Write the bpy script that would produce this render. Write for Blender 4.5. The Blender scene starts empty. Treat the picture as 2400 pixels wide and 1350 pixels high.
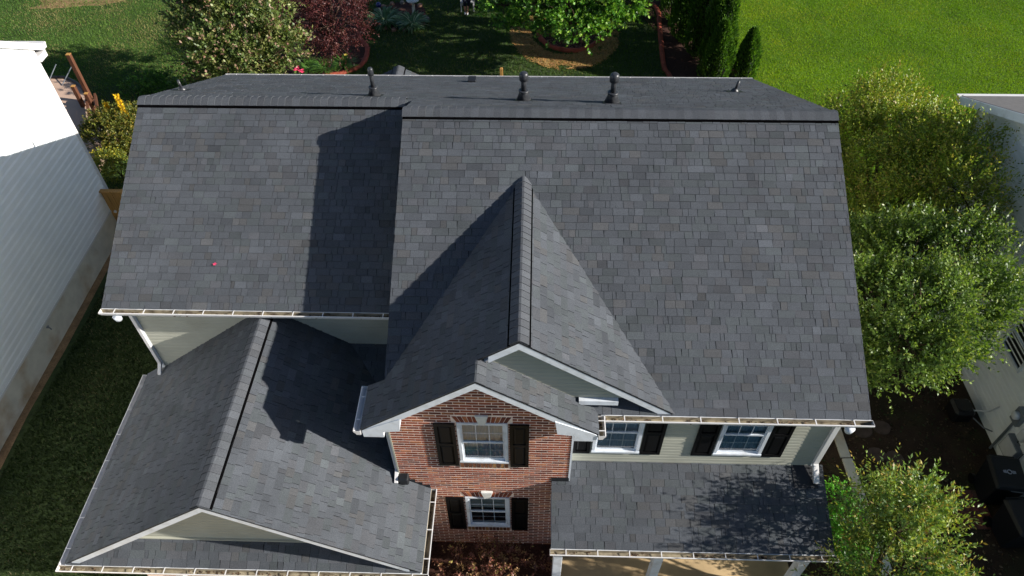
import bpy, math, random
import numpy as np
from mathutils import Vector, Matrix, Quaternion

# ------------------------------------------------------------------ camera, sky, sun, exposure
scene = bpy.context.scene
C = scene.collection
random.seed(7)
rng = np.random.default_rng(11)

CAM = Vector((2.475, -6.738, 15.727))
PITCH, YAW, ROLL, F = 0.835, 0.038, -0.013, 1723.2
fwd = Vector((-math.sin(YAW)*math.cos(PITCH), math.cos(YAW)*math.cos(PITCH), -math.sin(PITCH)))
rgt = Vector((math.cos(YAW), math.sin(YAW), 0))
upv = rgt.cross(fwd)
r2 = rgt*math.cos(ROLL)+upv*math.sin(ROLL)
u2 = upv*math.cos(ROLL)-rgt*math.sin(ROLL)
cd = bpy.data.cameras.new('camera'); cam = bpy.data.objects.new('camera', cd); C.objects.link(cam)
cam.matrix_world = Matrix(((r2.x, u2.x, -fwd.x, CAM.x), (r2.y, u2.y, -fwd.y, CAM.y), (r2.z, u2.z, -fwd.z, CAM.z), (0, 0, 0, 1)))
cd.sensor_width = 36; cd.lens = 36*F/2400; cd.clip_end = 1000
scene.camera = cam

SUN = Vector((0.887, -0.158, 0.434)).normalized()
w = bpy.data.worlds.new('World'); scene.world = w; w.use_nodes = True
nt = w.node_tree; bg = nt.nodes['Background']
sky = nt.nodes.new('ShaderNodeTexSky'); sky.sky_type = 'NISHITA'; sky.sun_disc = False
sky.sun_elevation = math.asin(SUN.z); sky.sun_rotation = math.atan2(SUN.x, SUN.y)
sky.air_density = 1.0; sky.dust_density = 1.0; sky.ozone_density = 3.5
nt.links.new(sky.outputs[0], bg.inputs[0]); bg.inputs[1].default_value = 0.061
sl = bpy.data.lights.new('sun', 'SUN'); so = bpy.data.objects.new('sun', sl); C.objects.link(so)
sl.energy = 5.0; sl.angle = math.radians(0.6); sl.color = (1.0, 0.95, 0.88)
so.rotation_euler = SUN.to_track_quat('Z', 'Y').to_euler()
scene.view_settings.view_transform = 'Standard'; scene.view_settings.look = 'None'
scene.view_settings.exposure = 0.78; scene.view_settings.gamma = 1.0

# ------------------------------------------------------------------ materials
def srgb(r, g, b):
    f = lambda c: (c/255/12.92) if c <= 10 else ((c/255+0.055)/1.055)**2.4
    return (f(r), f(g), f(b))

MATS = {}
def mat(name, color=None, rough=0.8, var=0.15, scale=8.0, bump=0.0, bscale=60.0, tint=False, spec=0.3, metal=0.0,
        translucent=0.0, speck=0.0, speckscale=300.0, stain=None, stainscale=2.0, stainamt=0.0, coord='Object', stretch=None):
    m = bpy.data.materials.new(name); m.use_nodes = True; MATS[name] = m
    t = m.node_tree; N = t.nodes; L = t.links; p = N['Principled BSDF']
    p.inputs['Roughness'].default_value = rough; p.inputs['Specular IOR Level'].default_value = spec
    p.inputs['Metallic'].default_value = metal
    tc = N.new('ShaderNodeTexCoord'); src = tc.outputs[coord]
    if coord == 'World':
        pass
    if stretch:
        mp = N.new('ShaderNodeMapping'); mp.inputs['Scale'].default_value = stretch; L.new(src, mp.inputs[0]); src = mp.outputs[0]
    if tint:
        a = N.new('ShaderNodeAttribute'); a.attribute_name = 'tint'; col = a.outputs['Color']
    else:
        c = N.new('ShaderNodeRGB'); c.outputs[0].default_value = (*color, 1); col = c.outputs[0]
    def scalecol(col, sc, amt, detail=4.0):
        n = N.new('ShaderNodeTexNoise'); n.inputs['Scale'].default_value = sc; n.inputs['Detail'].default_value = detail; L.new(src, n.inputs['Vector'])
        mr = N.new('ShaderNodeMapRange'); mr.inputs['From Min'].default_value = 0.3; mr.inputs['From Max'].default_value = 0.7
        mr.inputs['To Min'].default_value = 1-amt; mr.inputs['To Max'].default_value = 1+amt; L.new(n.outputs['Fac'], mr.inputs['Value'])
        vm = N.new('ShaderNodeVectorMath'); vm.operation = 'SCALE'; L.new(col, vm.inputs[0]); L.new(mr.outputs[0], vm.inputs['Scale'])
        return vm.outputs[0]
    if stain:
        n = N.new('ShaderNodeTexNoise'); n.inputs['Scale'].default_value = stainscale; n.inputs['Detail'].default_value = 6; L.new(src, n.inputs['Vector'])
        mr = N.new('ShaderNodeMapRange'); mr.inputs['From Min'].default_value = 0.48; mr.inputs['From Max'].default_value = 0.7; mr.inputs['To Max'].default_value = stainamt
        L.new(n.outputs['Fac'], mr.inputs['Value'])
        mx = N.new('ShaderNodeMix'); mx.data_type = 'RGBA'; L.new(mr.outputs[0], mx.inputs[0]); L.new(col, mx.inputs[6]); mx.inputs[7].default_value = (*stain, 1)
        col = mx.outputs[2]
    if var: col = scalecol(col, scale, var)
    if speck: col = scalecol(col, speckscale, speck, 2.0)
    L.new(col, p.inputs['Base Color'])
    if bump:
        n = N.new('ShaderNodeTexNoise'); n.inputs['Scale'].default_value = bscale; n.inputs['Detail'].default_value = 3; L.new(src, n.inputs['Vector'])
        b = N.new('ShaderNodeBump'); b.inputs['Strength'].default_value = bump; b.inputs['Distance'].default_value = 0.01
        L.new(n.outputs['Fac'], b.inputs['Height']); L.new(b.outputs[0], p.inputs['Normal'])
    if translucent:
        out = N['Material Output']; tr = N.new('ShaderNodeBsdfTranslucent')
        vm = N.new('ShaderNodeVectorMath'); vm.operation = 'MULTIPLY'; L.new(col, vm.inputs[0]); vm.inputs[1].default_value = (1.25, 1.35, 0.5)
        L.new(vm.outputs[0], tr.inputs['Color'])
        ms = N.new('ShaderNodeMixShader'); ms.inputs[0].default_value = translucent; L.new(p.outputs[0], ms.inputs[1]); L.new(tr.outputs[0], ms.inputs[2]); L.new(ms.outputs[0], out.inputs[0])
    return m

mat('shingle', tint=True, rough=0.85, var=0.13, scale=1.1, speck=0.32, speckscale=95.0, bump=0.5, bscale=180, spec=0.2)
mat('brick', tint=True, rough=0.9, var=0.18, scale=14.0, speck=0.15, speckscale=120, bump=0.5, bscale=90)
mat('leaf', tint=True, rough=0.45, var=0.0, spec=0.4, translucent=0.28)
mat('leafdark', tint=True, rough=0.5, var=0.0, spec=0.3, translucent=0.12)
mat('grassblade', tint=True, rough=0.6, var=0.0, spec=0.2, translucent=0.3)
mat('tinted', tint=True, rough=0.85, var=0.12, scale=9.0, bump=0.4, bscale=60)
mat('mortar', srgb(240, 218, 203), rough=0.95, var=0.1, scale=20, bump=0.4, bscale=120)
mat('siding', srgb(170, 170, 156), rough=0.7, var=0.05, scale=2.0, stain=srgb(130, 125, 105), stainscale=1.3, stainamt=0.25)
mat('sidingwhite', srgb(238, 240, 240), rough=0.6, var=0.03, scale=2.0)
mat('sidinggrey', srgb(178, 184, 194), rough=0.7, var=0.04, scale=2.0)
mat('trim', srgb(214, 220, 227), rough=0.5, var=0.05, scale=3.0, stain=srgb(150, 148, 140), stainscale=5.0, stainamt=0.35)
mat('gutterwhite', srgb(214, 212, 210), rough=0.35, var=0.04, scale=4.0, spec=0.5)
mat('gutterinner', srgb(150, 140, 118), rough=0.9, var=0.3, scale=6.0, stain=srgb(60, 40, 26), stainscale=7.0, stainamt=0.8)
mat('debris', srgb(70, 48, 34), rough=1.0, var=0.5, scale=30, bump=1.0, bscale=50)
mat('black', srgb(14, 14, 15), rough=0.35, var=0.1, spec=0.4)
mat('shutter', srgb(9, 9, 11), rough=0.5, var=0.15, scale=4, spec=0.2)
mat('ventblack', srgb(8, 8, 9), rough=1.0, var=0.2, spec=0.0)
mat('pipe', srgb(46, 48, 52), rough=0.38, var=0.2, scale=9, spec=0.5, stain=srgb(85, 85, 85), stainscale=12, stainamt=0.4)
mat('deck', srgb(30, 30, 32), rough=0.9, var=0.1)
mat('flashing', srgb(28, 30, 34), rough=0.5, var=0.2, spec=0.4)
mat('curtain', srgb(138, 168, 188), rough=0.9, var=0.05)
mat('blind', srgb(185, 190, 190), rough=0.8, var=0.04)
mat('interior', srgb(38, 42, 46), rough=0.9, var=0.1)
mat('stonekey', srgb(214, 214, 208), rough=0.8, var=0.06, scale=12, bump=0.3)
mat('doorpanel', srgb(196, 180, 150), rough=0.6, var=0.05)
mat('concrete', srgb(190, 164, 124), rough=0.9, var=0.1, scale=1.3, speck=0.08, speckscale=60, bump=0.2, bscale=40, stain=srgb(110, 96, 76), stainscale=1.1, stainamt=0.4)
mat('foundation', srgb(206, 202, 190), rough=0.95, var=0.1, scale=3, bump=0.4, bscale=12, stain=srgb(168, 140, 104), stainscale=1.2, stainamt=.8)
mat('woodbrown', srgb(92, 58, 40), rough=0.8, var=0.25, scale=6, stretch=(6, 6, 0.6), bump=0.3)
mat('woodtan', srgb(176, 132, 72), rough=0.75, var=0.2, scale=5, stretch=(5, 5, 0.5), bump=0.2)
mat('tarp', srgb(186, 158, 138), rough=0.85, var=0.05, scale=1.5, speck=0.04, speckscale=40)
mat('metaldark', srgb(26, 24, 24), rough=0.4, var=0.1, spec=0.5)
mat('bark', srgb(74, 58, 46), rough=0.95, var=0.3, scale=10, bump=0.8, bscale=30)
mat('clay', srgb(150, 74, 56), rough=0.9, var=0.2, scale=5, bump=0.5, bscale=30, stain=srgb(84, 52, 46), stainscale=3, stainamt=0.6)
mat('bin', srgb(14, 17, 22), rough=0.5, var=0.1, spec=0.4)
mat('binmark', srgb(170, 176, 186), rough=0.6, var=0.0)
mat('metalgrey', srgb(120, 126, 132), rough=0.5, var=0.15, spec=0.5, metal=0.3)
mat('whiteplastic', srgb(205, 205, 205), rough=0.5, var=0.05)
mat('skin', srgb(176, 128, 104), rough=0.6, var=0.05)
mat('clothdark', srgb(24, 27, 38), rough=0.9, var=0.1)
mat('hair', srgb(40, 28, 22), rough=0.7, var=0.2)
mat('tealplastic', srgb(20, 84, 84), rough=0.5, var=0.1)
mat('blueglaze', srgb(36, 44, 110), rough=0.25, var=0.1, spec=0.6)

def glass_mat():
    m = bpy.data.materials.new('glass'); m.use_nodes = True; t = m.node_tree; N = t.nodes; L = t.links
    N.remove(N['Principled BSDF']); out = N['Material Output']
    tr = N.new('ShaderNodeBsdfTransparent'); tr.inputs[0].default_value = (0.80, 0.88, 0.90, 1)
    gl = N.new('ShaderNodeBsdfGlossy'); gl.inputs['Roughness'].default_value = 0.04; gl.inputs[0].default_value = (0.9, 0.95, 1, 1)
    fr = N.new('ShaderNodeFresnel'); fr.inputs[0].default_value = 1.55
    mr = N.new('ShaderNodeMath'); mr.operation = 'MULTIPLY_ADD'; mr.inputs[1].default_value = 1.1; mr.inputs[2].default_value = 0.03; L.new(fr.outputs[0], mr.inputs[0])
    ms = N.new('ShaderNodeMixShader'); L.new(mr.outputs[0], ms.inputs[0]); L.new(tr.outputs[0], ms.inputs[1]); L.new(gl.outputs[0], ms.inputs[2]); L.new(ms.outputs[0], out.inputs[0])
    MATS['glass'] = m
glass_mat()

# ------------------------------------------------------------------ mesh helpers
class MB:
    def __init__(s): s.v = []; s.f = []; s.c = []
    def poly(s, pts, c=None):
        i = len(s.v); s.v += [tuple(p) for p in pts]; s.f.append(tuple(range(i, i+len(pts)))); s.c.append(c or (0.5, 0.5, 0.5)); return s
    def prism(s, a, b, c=None, bottom=True):
        """a, b: matching rings; a faces outward."""
        n = len(a); i = len(s.v); s.v += [tuple(p) for p in a]+[tuple(p) for p in b]
        fs = [tuple(range(i, i+n))] + ([tuple(range(i+2*n-1, i+n-1, -1))] if bottom else [])
        for k in range(n): fs.append((i+k, i+n+k, i+n+(k+1) % n, i+(k+1) % n))
        s.f += fs; s.c += [c or (0.5, 0.5, 0.5)]*len(fs); return s
    def box(s, x0, x1, y0, y1, z0, z1, c=None):
        return s.prism([(x0, y0, z1), (x1, y0, z1), (x1, y1, z1), (x0, y1, z1)], [(x0, y0, z0), (x1, y0, z0), (x1, y1, z0), (x0, y1, z0)], c)
    def bar(s, p, q, wd, ht, up=(0, 0, 1), c=None):
        p = Vector(p); q = Vector(q); d = (q-p).normalized(); u = Vector(up)
        sd = d.cross(u).normalized()*wd/2; uu = sd.cross(d).normalized()*ht/2
        return s.prism([p-sd-uu, p+sd-uu, p+sd+uu, p-sd+uu], [q-sd-uu, q+sd-uu, q+sd+uu, q-sd+uu], c)
    def tube(s, pts, rad, n=8, c=None, caps=True):
        pts = [Vector(p) for p in pts]; rad = rad if hasattr(rad, '__len__') else [rad]*len(pts); rings = []
        for k, p in enumerate(pts):
            d = (pts[min(k+1, len(pts)-1)]-pts[max(k-1, 0)]).normalized()
            a = d.orthogonal().normalized() if abs(d.z) < 0.9 else Vector((1, 0, 0)).cross(d).normalized()
            if k and rings: 
                pa = prev - d*prev.dot(d); a = pa.normalized() if pa.length > 1e-4 else a
            prev = a; b = d.cross(a)
            i = len(s.v); s.v += [tuple(p+(a*math.cos(t)+b*math.sin(t))*rad[k]) for t in [2*math.pi*j/n for j in range(n)]]; rings.append(i)
        for A, B in zip(rings, rings[1:]):
            for j in range(n): s.f.append((A+j, A+(j+1) % n, B+(j+1) % n, B+j)); s.c.append(c or (0.5, 0.5, 0.5))
        if caps:
            s.f.append(tuple(reversed(range(rings[0], rings[0]+n)))); s.f.append(tuple(range(rings[-1], rings[-1]+n))); s.c += [c or (0.5, 0.5, 0.5)]*2
        return s
    def build(s, name, m, parent=None, smooth=False, bevel=0):
        me = bpy.data.meshes.new(name); me.from_pydata(s.v, [], s.f)
        if s.c:
            at = me.attributes.new('tint', 'FLOAT_COLOR', 'FACE')
            at.data.foreach_set('color', np.array([(*c[:3], 1) for c in s.c], dtype=np.float32).ravel())
        me.materials.append(MATS[m] if isinstance(m, str) else m)
        if smooth: me.polygons.foreach_set('use_smooth', [True]*len(me.polygons))
        me.update()
        o = bpy.data.objects.new(name, me); C.objects.link(o)
        if parent: o.parent = parent
        if bevel:
            b = o.modifiers.new('bevel', 'BEVEL'); b.width = bevel; b.segments = 1
        return o

def empty(name, label, cat, loc=(0, 0, 0), group=None):
    o = bpy.data.objects.new(name, None); C.objects.link(o); o.location = loc
    o['label'] = label; o['category'] = cat
    if group: o['group'] = group
    return o
def tag(o, label, cat, group=None):
    o['label'] = label; o['category'] = cat
    if group: o['group'] = group
    return o
def kind(o, k): o['kind'] = k; return o

def clip(poly, conv):
    """clip 2D poly to convex CCW polygon conv"""
    out = poly
    for k in range(len(conv)):
        (ax, ay), (bx, by) = conv[k], conv[(k+1) % len(conv)]; ex, ey = bx-ax, by-ay
        side = lambda p: ex*(p[1]-ay)-ey*(p[0]-ax)
        res = []
        for j in range(len(out)):
            p, q = out[j], out[(j+1) % len(out)]; sp, sq = side(p), side(q)
            if sp >= 0: res.append(p)
            if (sp > 0 > sq) or (sp < 0 < sq):
                t = sp/(sp-sq); res.append((p[0]+t*(q[0]-p[0]), p[1]+t*(q[1]-p[1])))
        out = res
        if len(out) < 3: return []
    return out
def ccw(p):
    a = sum(p[k][0]*p[(k+1) % len(p)][1]-p[(k+1) % len(p)][0]*p[k][1] for k in range(len(p)))
    return p if a > 0 else p[::-1]
def area2(p): return abs(sum(p[k][0]*p[(k+1) % len(p)][1]-p[(k+1) % len(p)][0]*p[k][1] for k in range(len(p))))/2
def project(P):
    v = Vector(P)-CAM; d = v.dot(fwd); return (1200+F*v.dot(r2)/d, 675-F*v.dot(u2)/d)

# ------------------------------------------------------------------ house dimensions (metres)
xA0, xB1 = -5.697, 8.162
yA, Dk, P_, PB, yrB, yrA, He = 2.154, 10.275, .492, .4855, 5.10, 6.187, 5.151
xL, xC, xDr, Q = -.312, 2.312, 3.628, .727
yC, yD, yDw, yBw, yAw = .019, -.384, -.074, .308, 2.40
xw0, xw1, xwA, xwB = .06, 3.23, -5.40, 7.901
xG, zG, zGe, gL, gR, yGe = -2.655, 4.99, 2.541, -5.905, .596, -1.743
QG = (zG-zGe)/((gR-gL)/2)
yP, zP, zPt, P0, P1 = -1.222, 2.534, 3.063, 2.923, 8.061
zB = He+P_*yrB; zA = He+P_*(yrA-yA); zC = He+Q*(xC-xL); xD = (xL+xDr)/2; zD = He+Q*(xD-xL)
EXP = 0.143
gz = lambda x: zG-QG*abs(x-xG)

ground = None
house = empty('house', 'large two-storey house in the centre with charcoal shingle roofs, brick front bay and beige siding', 'house', (1.2, 4.5, 0))

def hpart(mb, name, m, **k):
    o = mb.build(name, m, house, **k); o.matrix_parent_inverse = Matrix.Translation((-1.2, -4.5, 0)); return o
def sub(mb, name, m, parent, **k):
    return mb.build(name, m, parent, **k)

roof = MB()     # deck slabs below the shingles
SH = []         # all shingles: (top ring, base ring, tint, projected area)

def tone():
    r = random.random()
    v = random.gauss(1.0, 0.06)
    if r < 0.08: v *= 1.16
    elif r < 0.20: v *= 0.84
    h = random.random()
    if h < .55: c = (.070, .077, .087)
    elif h < .78: c = (.069, .078, .084)
    elif h < .92: c = (.072, .076, .084)
    else: c = (.075, .077, .080)
    v = max(.6, min(1.5, v))
    return (c[0]*v, c[1]*v, c[2]*v)

def slope(O, U, V, polys, keep=True, hide=None, wmin=.10, wmax=.31, start=0.0):
    """shingle a plane: O origin at the eave, U along the eave, V up the slope; polys: convex 2D pieces in (u, v) metres"""
    O = Vector(O); U = Vector(U).normalized(); V = Vector(V).normalized(); Nn = U.cross(V).normalized()
    if Nn.z < 0: Nn = -Nn
    polys = [ccw(list(p)) for p in polys]
    for p in polys:
        top = [O+U*a+V*b-Nn*0.004 for a, b in p]; bot = [q-Nn*0.025 for q in top]; roof.prism(top, bot, (.03, .03, .032))
    us = [a for p in polys for a, b in p]; vs = [b for p in polys for a, b in p]
    u0, u1, v0, v1 = min(us), max(us), min(vs), max(vs)
    nrow = int(math.ceil((v1-v0)/EXP))
    for r in range(nrow):
        b0 = v0+r*EXP-start; b1 = b0+EXP; x = u0-random.random()*.3; last = None
        while x < u1:
            wd = random.uniform(wmin, wmax) if random.random() > .12 else random.uniform(.05, .12)
            c = tone(); tab = random.random() < .55
            hb = .0145 if tab else .0095
            gap = .0035; sk = random.uniform(-.012, .012) if random.random() < .3 else 0
            rect = [(x+gap, b0), (x+wd-gap, b0), (x+wd-gap+sk, b1+.01), (x+gap+sk*.3, b1+.01)]
            jag = random.uniform(-.003, .003)
            for p in polys:
                q = clip(rect, p)
                if len(q) < 3 or area2(q) < 2e-4: continue
                hh = lambda b: hb-(hb-.002)*min(1, max(0, (b-b0)/EXP))
                tp = [O+U*a+V*(b+(jag if abs(b-b0) < 1e-6 else 0))+Nn*hh(b) for a, b in q]; bt = [O+U*a+V*b-Nn*.003 for a, b in q]
                pa = 0
                if keep:
                    mid = (sum(a for a, b in q)/len(q), sum(b for a, b in q)/len(q)); M = O+U*mid[0]+V*mid[1]
                    if not (hide and hide(M)):
                        pj = [project(t) for t in tp]; cx, cy = sum(t[0] for t in pj)/len(pj), sum(t[1] for t in pj)/len(pj)
                        if 8 < cx < 2392 and 8 < cy < 1342: pa = area2(pj)
                SH.append((tp, bt, c, pa))
            x += wd

def cslope(polyxy, zf, axis, sign, **k):
    """helper: polys in plan (x,y), z = zf(x,y). axis 'y': eave runs along x, slope rises with sign*y; axis 'x': eave along y."""
    allp = polyxy
    if axis == 'y':
        ys = [p[1] for q in allp for p in q]; e = min(ys) if sign > 0 else max(ys); x0 = 0.0
        s = (zf(0, e+1)-zf(0, e)); L = math.sqrt(1+s*s)
        O = (0, e, zf(0, e)); V = Vector((0, sign, sign*s)); U = (1, 0, 0)
        polys = [[(px, abs(py-e)*L) for px, py in q] for q in allp]
    else:
        xs = [p[0] for q in allp for p in q]; e = min(xs) if sign > 0 else max(xs)
        s = (zf(e+1, 0)-zf(e, 0)); L = math.sqrt(1+s*s)
        O = (e, 0, zf(e, 0)); V = Vector((sign, 0, sign*s)); U = (0, 1, 0)
        polys = [[(py, abs(px-e)*L) for px, py in q] for q in allp]
    slope(O, U, V, polys, **k)

zBf = lambda x, y: He+P_*y
zAf = lambda x, y: He+P_*(y-yA)
zK = lambda x, y: He+PB*(Dk-y)
zCl = lambda x, y: He+Q*(x-xL)
zCr = lambda x, y: He+Q*(2*xC-xL-x)
zDr_ = lambda x, y: He+Q*(xDr-x)
yCm = (zC-He)/P_
vy0 = Q*(0-xL)/P_
underC = lambda M: (M.x < xC and zCl(M.x, 0) > M.z+.01 and M.y > yD) or (M.x >= xC and zCr(M.x, 0) > M.z+.01) 
cslope([[(0, 0), (xB1, 0), (xB1, yrB), (0, yrB)]], zBf, 'y', 1, hide=underC)
cslope([[(xA0, yA), (0.02, yA), (0.02, yrA), (xA0, yrA)]], zAf, 'y', 1)
cslope([[(0, yrB), (xB1, yrB), (xB1, Dk), (0, Dk)], [(xA0, yrA), (0, yrA), (0, Dk), (xA0, Dk)]], zK, 'y', -1, keep=False)
cslope([[(0, yC), (xC, yC), (xC, yCm), (0, vy0)], [(xL, yD), (0, yD), (0, vy0), (xL, .49)], [(0, yD), (xD, yD), (xD, yC), (0, yC)]], zCl, 'x', 1)
cslope([[(xC, yC), (2*xC-xL, yC), (xC, yCm)]], zCr, 'x', -1)
cslope([[(xD, yD), (xDr, yD), (xDr, 1.0), (xD, 1.0)]], zDr_, 'x', -1, hide=lambda M: M.y > .15)
cslope([[(gL, yGe+.02), (xG, yGe+.02), (xG, yAw), (gL, 2.487)]], lambda x, y: zG-QG*(xG-x), 'x', 1)
cslope([[(xG, yGe+.02), (gR, yGe+.02), (gR, yDw), (xG, yDw)], [(xG, yDw), (xw0+.02, yDw), (xw0+.02, yAw), (xG, yAw)]], lambda x, y: zG-QG*(x-xG), 'x', -1,
       hide=lambda M: M.y > 0)
xh = -1.176; zh = gz(xh)
yk = .87; sc_ = (zh-gz(xw0))/(yAw-yk)
cslope([[(xh, yAw), (xw0+.02, yk), (xw0+.02, yAw)]], lambda x, y: zh+sc_*(y-yAw)+.004, 'y', 1, keep=False)
# pent roof across the garage front
pz0, py1, pz1 = zGe, -1.25, zGe+.5*.49
cslope([[(gL+.02, yGe), (gR-.02, yGe), (gR-.47, py1), (gL+.47, py1)]], lambda x, y: pz0+.55*(y-yGe), 'y', 1)
sP = (zPt-zP)/(yBw-yP)
cslope([[(P0, yP), (P1, yP), (P1, yDw), (P0, yDw)], [(xw1, yDw), (P1, yDw), (P1, yBw), (xw1, yBw)]], lambda x, y: zP+sP*(y-yP), 'y', 1)
# small rear extension gable
xR, zR, qR = -1.55, 3.95, .5
cslope([[(xR-2.4, 9.8), (xR, 9.8), (xR, 12.75), (xR-2.4, 12.75)]], lambda x, y: zR-qR*(xR-x), 'x', 1, keep=False)
cslope([[(xR, 9.8), (xR+2.4, 9.8), (xR+2.4, 12.75), (xR, 12.75)]], lambda x, y: zR-qR*(x-xR), 'x', -1, keep=False)

roofo = hpart(roof, 'roof', 'deck')
order = sorted(range(len(SH)), key=lambda i: -SH[i][3]); big = set(order[:300])
mass = MB()
for i, (tp, bt, c, pa) in enumerate(SH):
    if i in big: sub(MB().prism(tp, bt, c, bottom=False), 'shingle', 'shingle', roofo)
    else: mass.prism(tp, bt, c, bottom=False)
kind(sub(mass, 'shingle_covering', 'shingle', roofo), 'stuff')

# ------------------------------------------------------------------ ridge caps, ridge vents
def ridge(p, q, s1, s2, n_half=.14, raise_=.035, vent=True, ventdir=None, step=.143, w2=None):
    """p->q ridge line; s1, s2: unit vectors down each side"""
    p = Vector(p); q = Vector(q); d = (q-p); L = d.length; d.normalize(); s1 = Vector(s1).normalized(); s2 = Vector(s2).normalized()
    up = Vector((0, 0, 1))
    n = int(L/step)
    prof = [(s1, n_half), (s1, n_half*.45), (s1, n_half*.12), (s2, n_half*.12), (s2, n_half*.45), (s2, n_half)]
    for k in range(n):
        a = p+d*(k*L/n-.004); b = p+d*((k+1)*L/n+.012); h0, h1 = raise_+.016+random.uniform(-.002, .004), raise_+.002
        c = tone(); m = MB(); g_ = 1.12*(1.07 if k % 2 else .93)*random.uniform(.95, 1.05); c = tuple(g_*(x*.3+y*.7) for x, y in zip(c, (.073, .078, .086)))
        def ring(o, h): return [o+sv*l+up*(h-(.004 if l < .03 else 0)) for sv, l in prof]
        A, B = ring(a, h0), ring(b, h1); A2 = [t-up*.014 for t in A]; B2 = [t-up*.014 for t in B]
        i = 0; m.v = [tuple(t) for t in A+B+A2+B2]
        for j in range(5):
            m.f.append((j, j+1, 6+j+1, 6+j)); m.f.append((12+j, 12+j+1, j+1, j))
        m.f.append((0, 6, 18, 12)); m.f.append((5, 17, 23, 11)); m.c = [c]*len(m.f)
        sub(m, 'ridge_cap', 'shingle', roofo)
    if vent:
        v = MB()
        for sv in (s1, s2):
            nn = up
            v.bar(p+sv*(n_half-.008)+up*(raise_*.45)-d*.0, q+sv*(n_half-.008)+up*(raise_*.45), .018, raise_*1.0)
            v.prism([p+sv*(n_half+.030)+up*.022, q+sv*(n_half+.030)+up*.022, q+sv*(n_half-.02)+up*.026, p+sv*(n_half-.02)+up*.026],
                    [p+sv*(n_half+.034), q+sv*(n_half+.034), q+sv*(n_half-.02), p+sv*(n_half-.02)])
        sub(v, 'ridge_vent', 'ventblack', roofo)
ridge((xB1, yrB, zB), (0, yrB, zB), (0, -1, -P_), (0, 1, -PB), n_half=.19)
ridge((-.15, yrA, zA), (xA0, yrA, zA), (0, -1, -P_), (0, 1, -PB), n_half=.19)
ridge((xC, yC, zC), (xC, yCm-.02, zC), (-1, 0, -Q), (1, 0, -Q), n_half=.19)
ridge((xG, yGe+.03, zG), (xG, yAw-.02, zG), (-1, 0, -QG), (1, 0, -QG), n_half=.19)
ridge((xD, yD, zD), (xD, yC+.1, zD), (-1, 0, -Q), (1, 0, -Q), n_half=.19, vent=False, raise_=.01)
ridge((xR, 12.75, zR), (xR, 9.8, zR), (-1, 0, -qR), (1, 0, -qR), n_half=.19, step=.3)

# flashing where the garage ridge dies into the cross wall, cheek wall flashing, front corner flashing
fl = MB()
fl.box(xw1-.31, xw1+.02, yDw-.012, yDw-.004, zP+sP*(yDw-yP)+.002, zP+sP*(yDw-yP)+.14)
hpart(fl, 'flashing', 'flashing'); fl = MB()
fl.prism([(xwB-.42, yBw-.42, zP+sP*(yBw-.42-yP)+.02), (xwB+.02, yBw-.42, zP+sP*(yBw-.42-yP)+.02), (xwB+.02, yBw, zPt+.02), (xwB-.42, yBw, zPt+.02)],
         [(xwB-.42, yBw-.42, zP+sP*(yBw-.42-yP)+.004), (xwB+.02, yBw-.42, zP+sP*(yBw-.42-yP)+.004), (xwB+.02, yBw, zPt+.004), (xwB-.42, yBw, zPt+.004)])
hpart(fl, 'flashing', 'flashing')
for a, b in ((xw0+.02, .08), (.17, .13), (.30, .15), (.44, .16)):      # stepped flashing along garage slope / brick wall
    hpart(MB().box(a, a+.15, yDw-.022, yDw-.010, gz(a+.15)+.0, gz(a)+.02), 'step_flashing', 'flashing')
hpart(MB().box(xw0-.01, xw0+.17, yDw-.16, yDw-.01, gz(.2)+.09, gz(.0)+.15), 'kickout_flashing', 'flashing', bevel=.02)

# ------------------------------------------------------------------ walls
def lap(rect, za, expo, conv, P):
    """one lapped board: flat lower face, then a cove that leans back under the next board"""
    m = MB(); zk = za+expo*.68; x0, x1 = rect[0][0], rect[1][0]; zt = rect[2][1]
    for lo, hi in ((za, min(zk, zt)), (zk, zt)):
        if hi-lo < .004: continue
        q = [(x0, lo), (x1, lo), (x1, hi), (x0, hi)]
        if conv: q = clip(q, conv)
        if len(q) < 3: continue
        th = (lambda z: .021-.003*(z-za)/expo) if lo == za else (lambda z: .019-(.016 if expo < .12 else .030)*(z-zk)/(expo*.32))
        m.prism([P(a, z, th(z)) for a, z in q], [P(a, z, -.014) for a, z in q])
    return m
def siding(origin, U, wid, z0, z1, conv=None, expo=.10, m='siding', parent=None, out=None, n='siding_board', holes=()):
    """lapped boards on a vertical plane; origin (x,y), U horizontal dir, out outward normal; conv polygon (u,z) clips"""
    o = Vector((origin[0], origin[1], 0)); U = Vector((*U, 0)).normalized(); out = Vector((*out, 0)).normalized()
    rows = int(math.ceil((z1-z0)/expo)); conv = ccw(conv) if conv else None
    for r in range(rows):
        za = z0+r*expo; zb = min(za+expo, z1); segs = [(0, wid)]
        for hx0, hx1, hz0, hz1 in holes:
            if zb > hz0 and za < hz1: segs = [t for a, b in segs for t in ((a, min(b, hx0)), (max(a, hx1), b)) if t[1]-t[0] > .01]
        for a, b in segs:
            m_ = lap([(a, za), (b, za), (b, zb), (a, zb)], za, expo, conv, lambda u, z, d: o+U*u+Vector((0, 0, z))+out*d)
            if not m_.f: continue
            ob = m_.build(n, m, parent or house)
            if not parent or parent == house: ob.matrix_parent_inverse = Matrix.Translation((-1.2, -4.5, 0))

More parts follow.
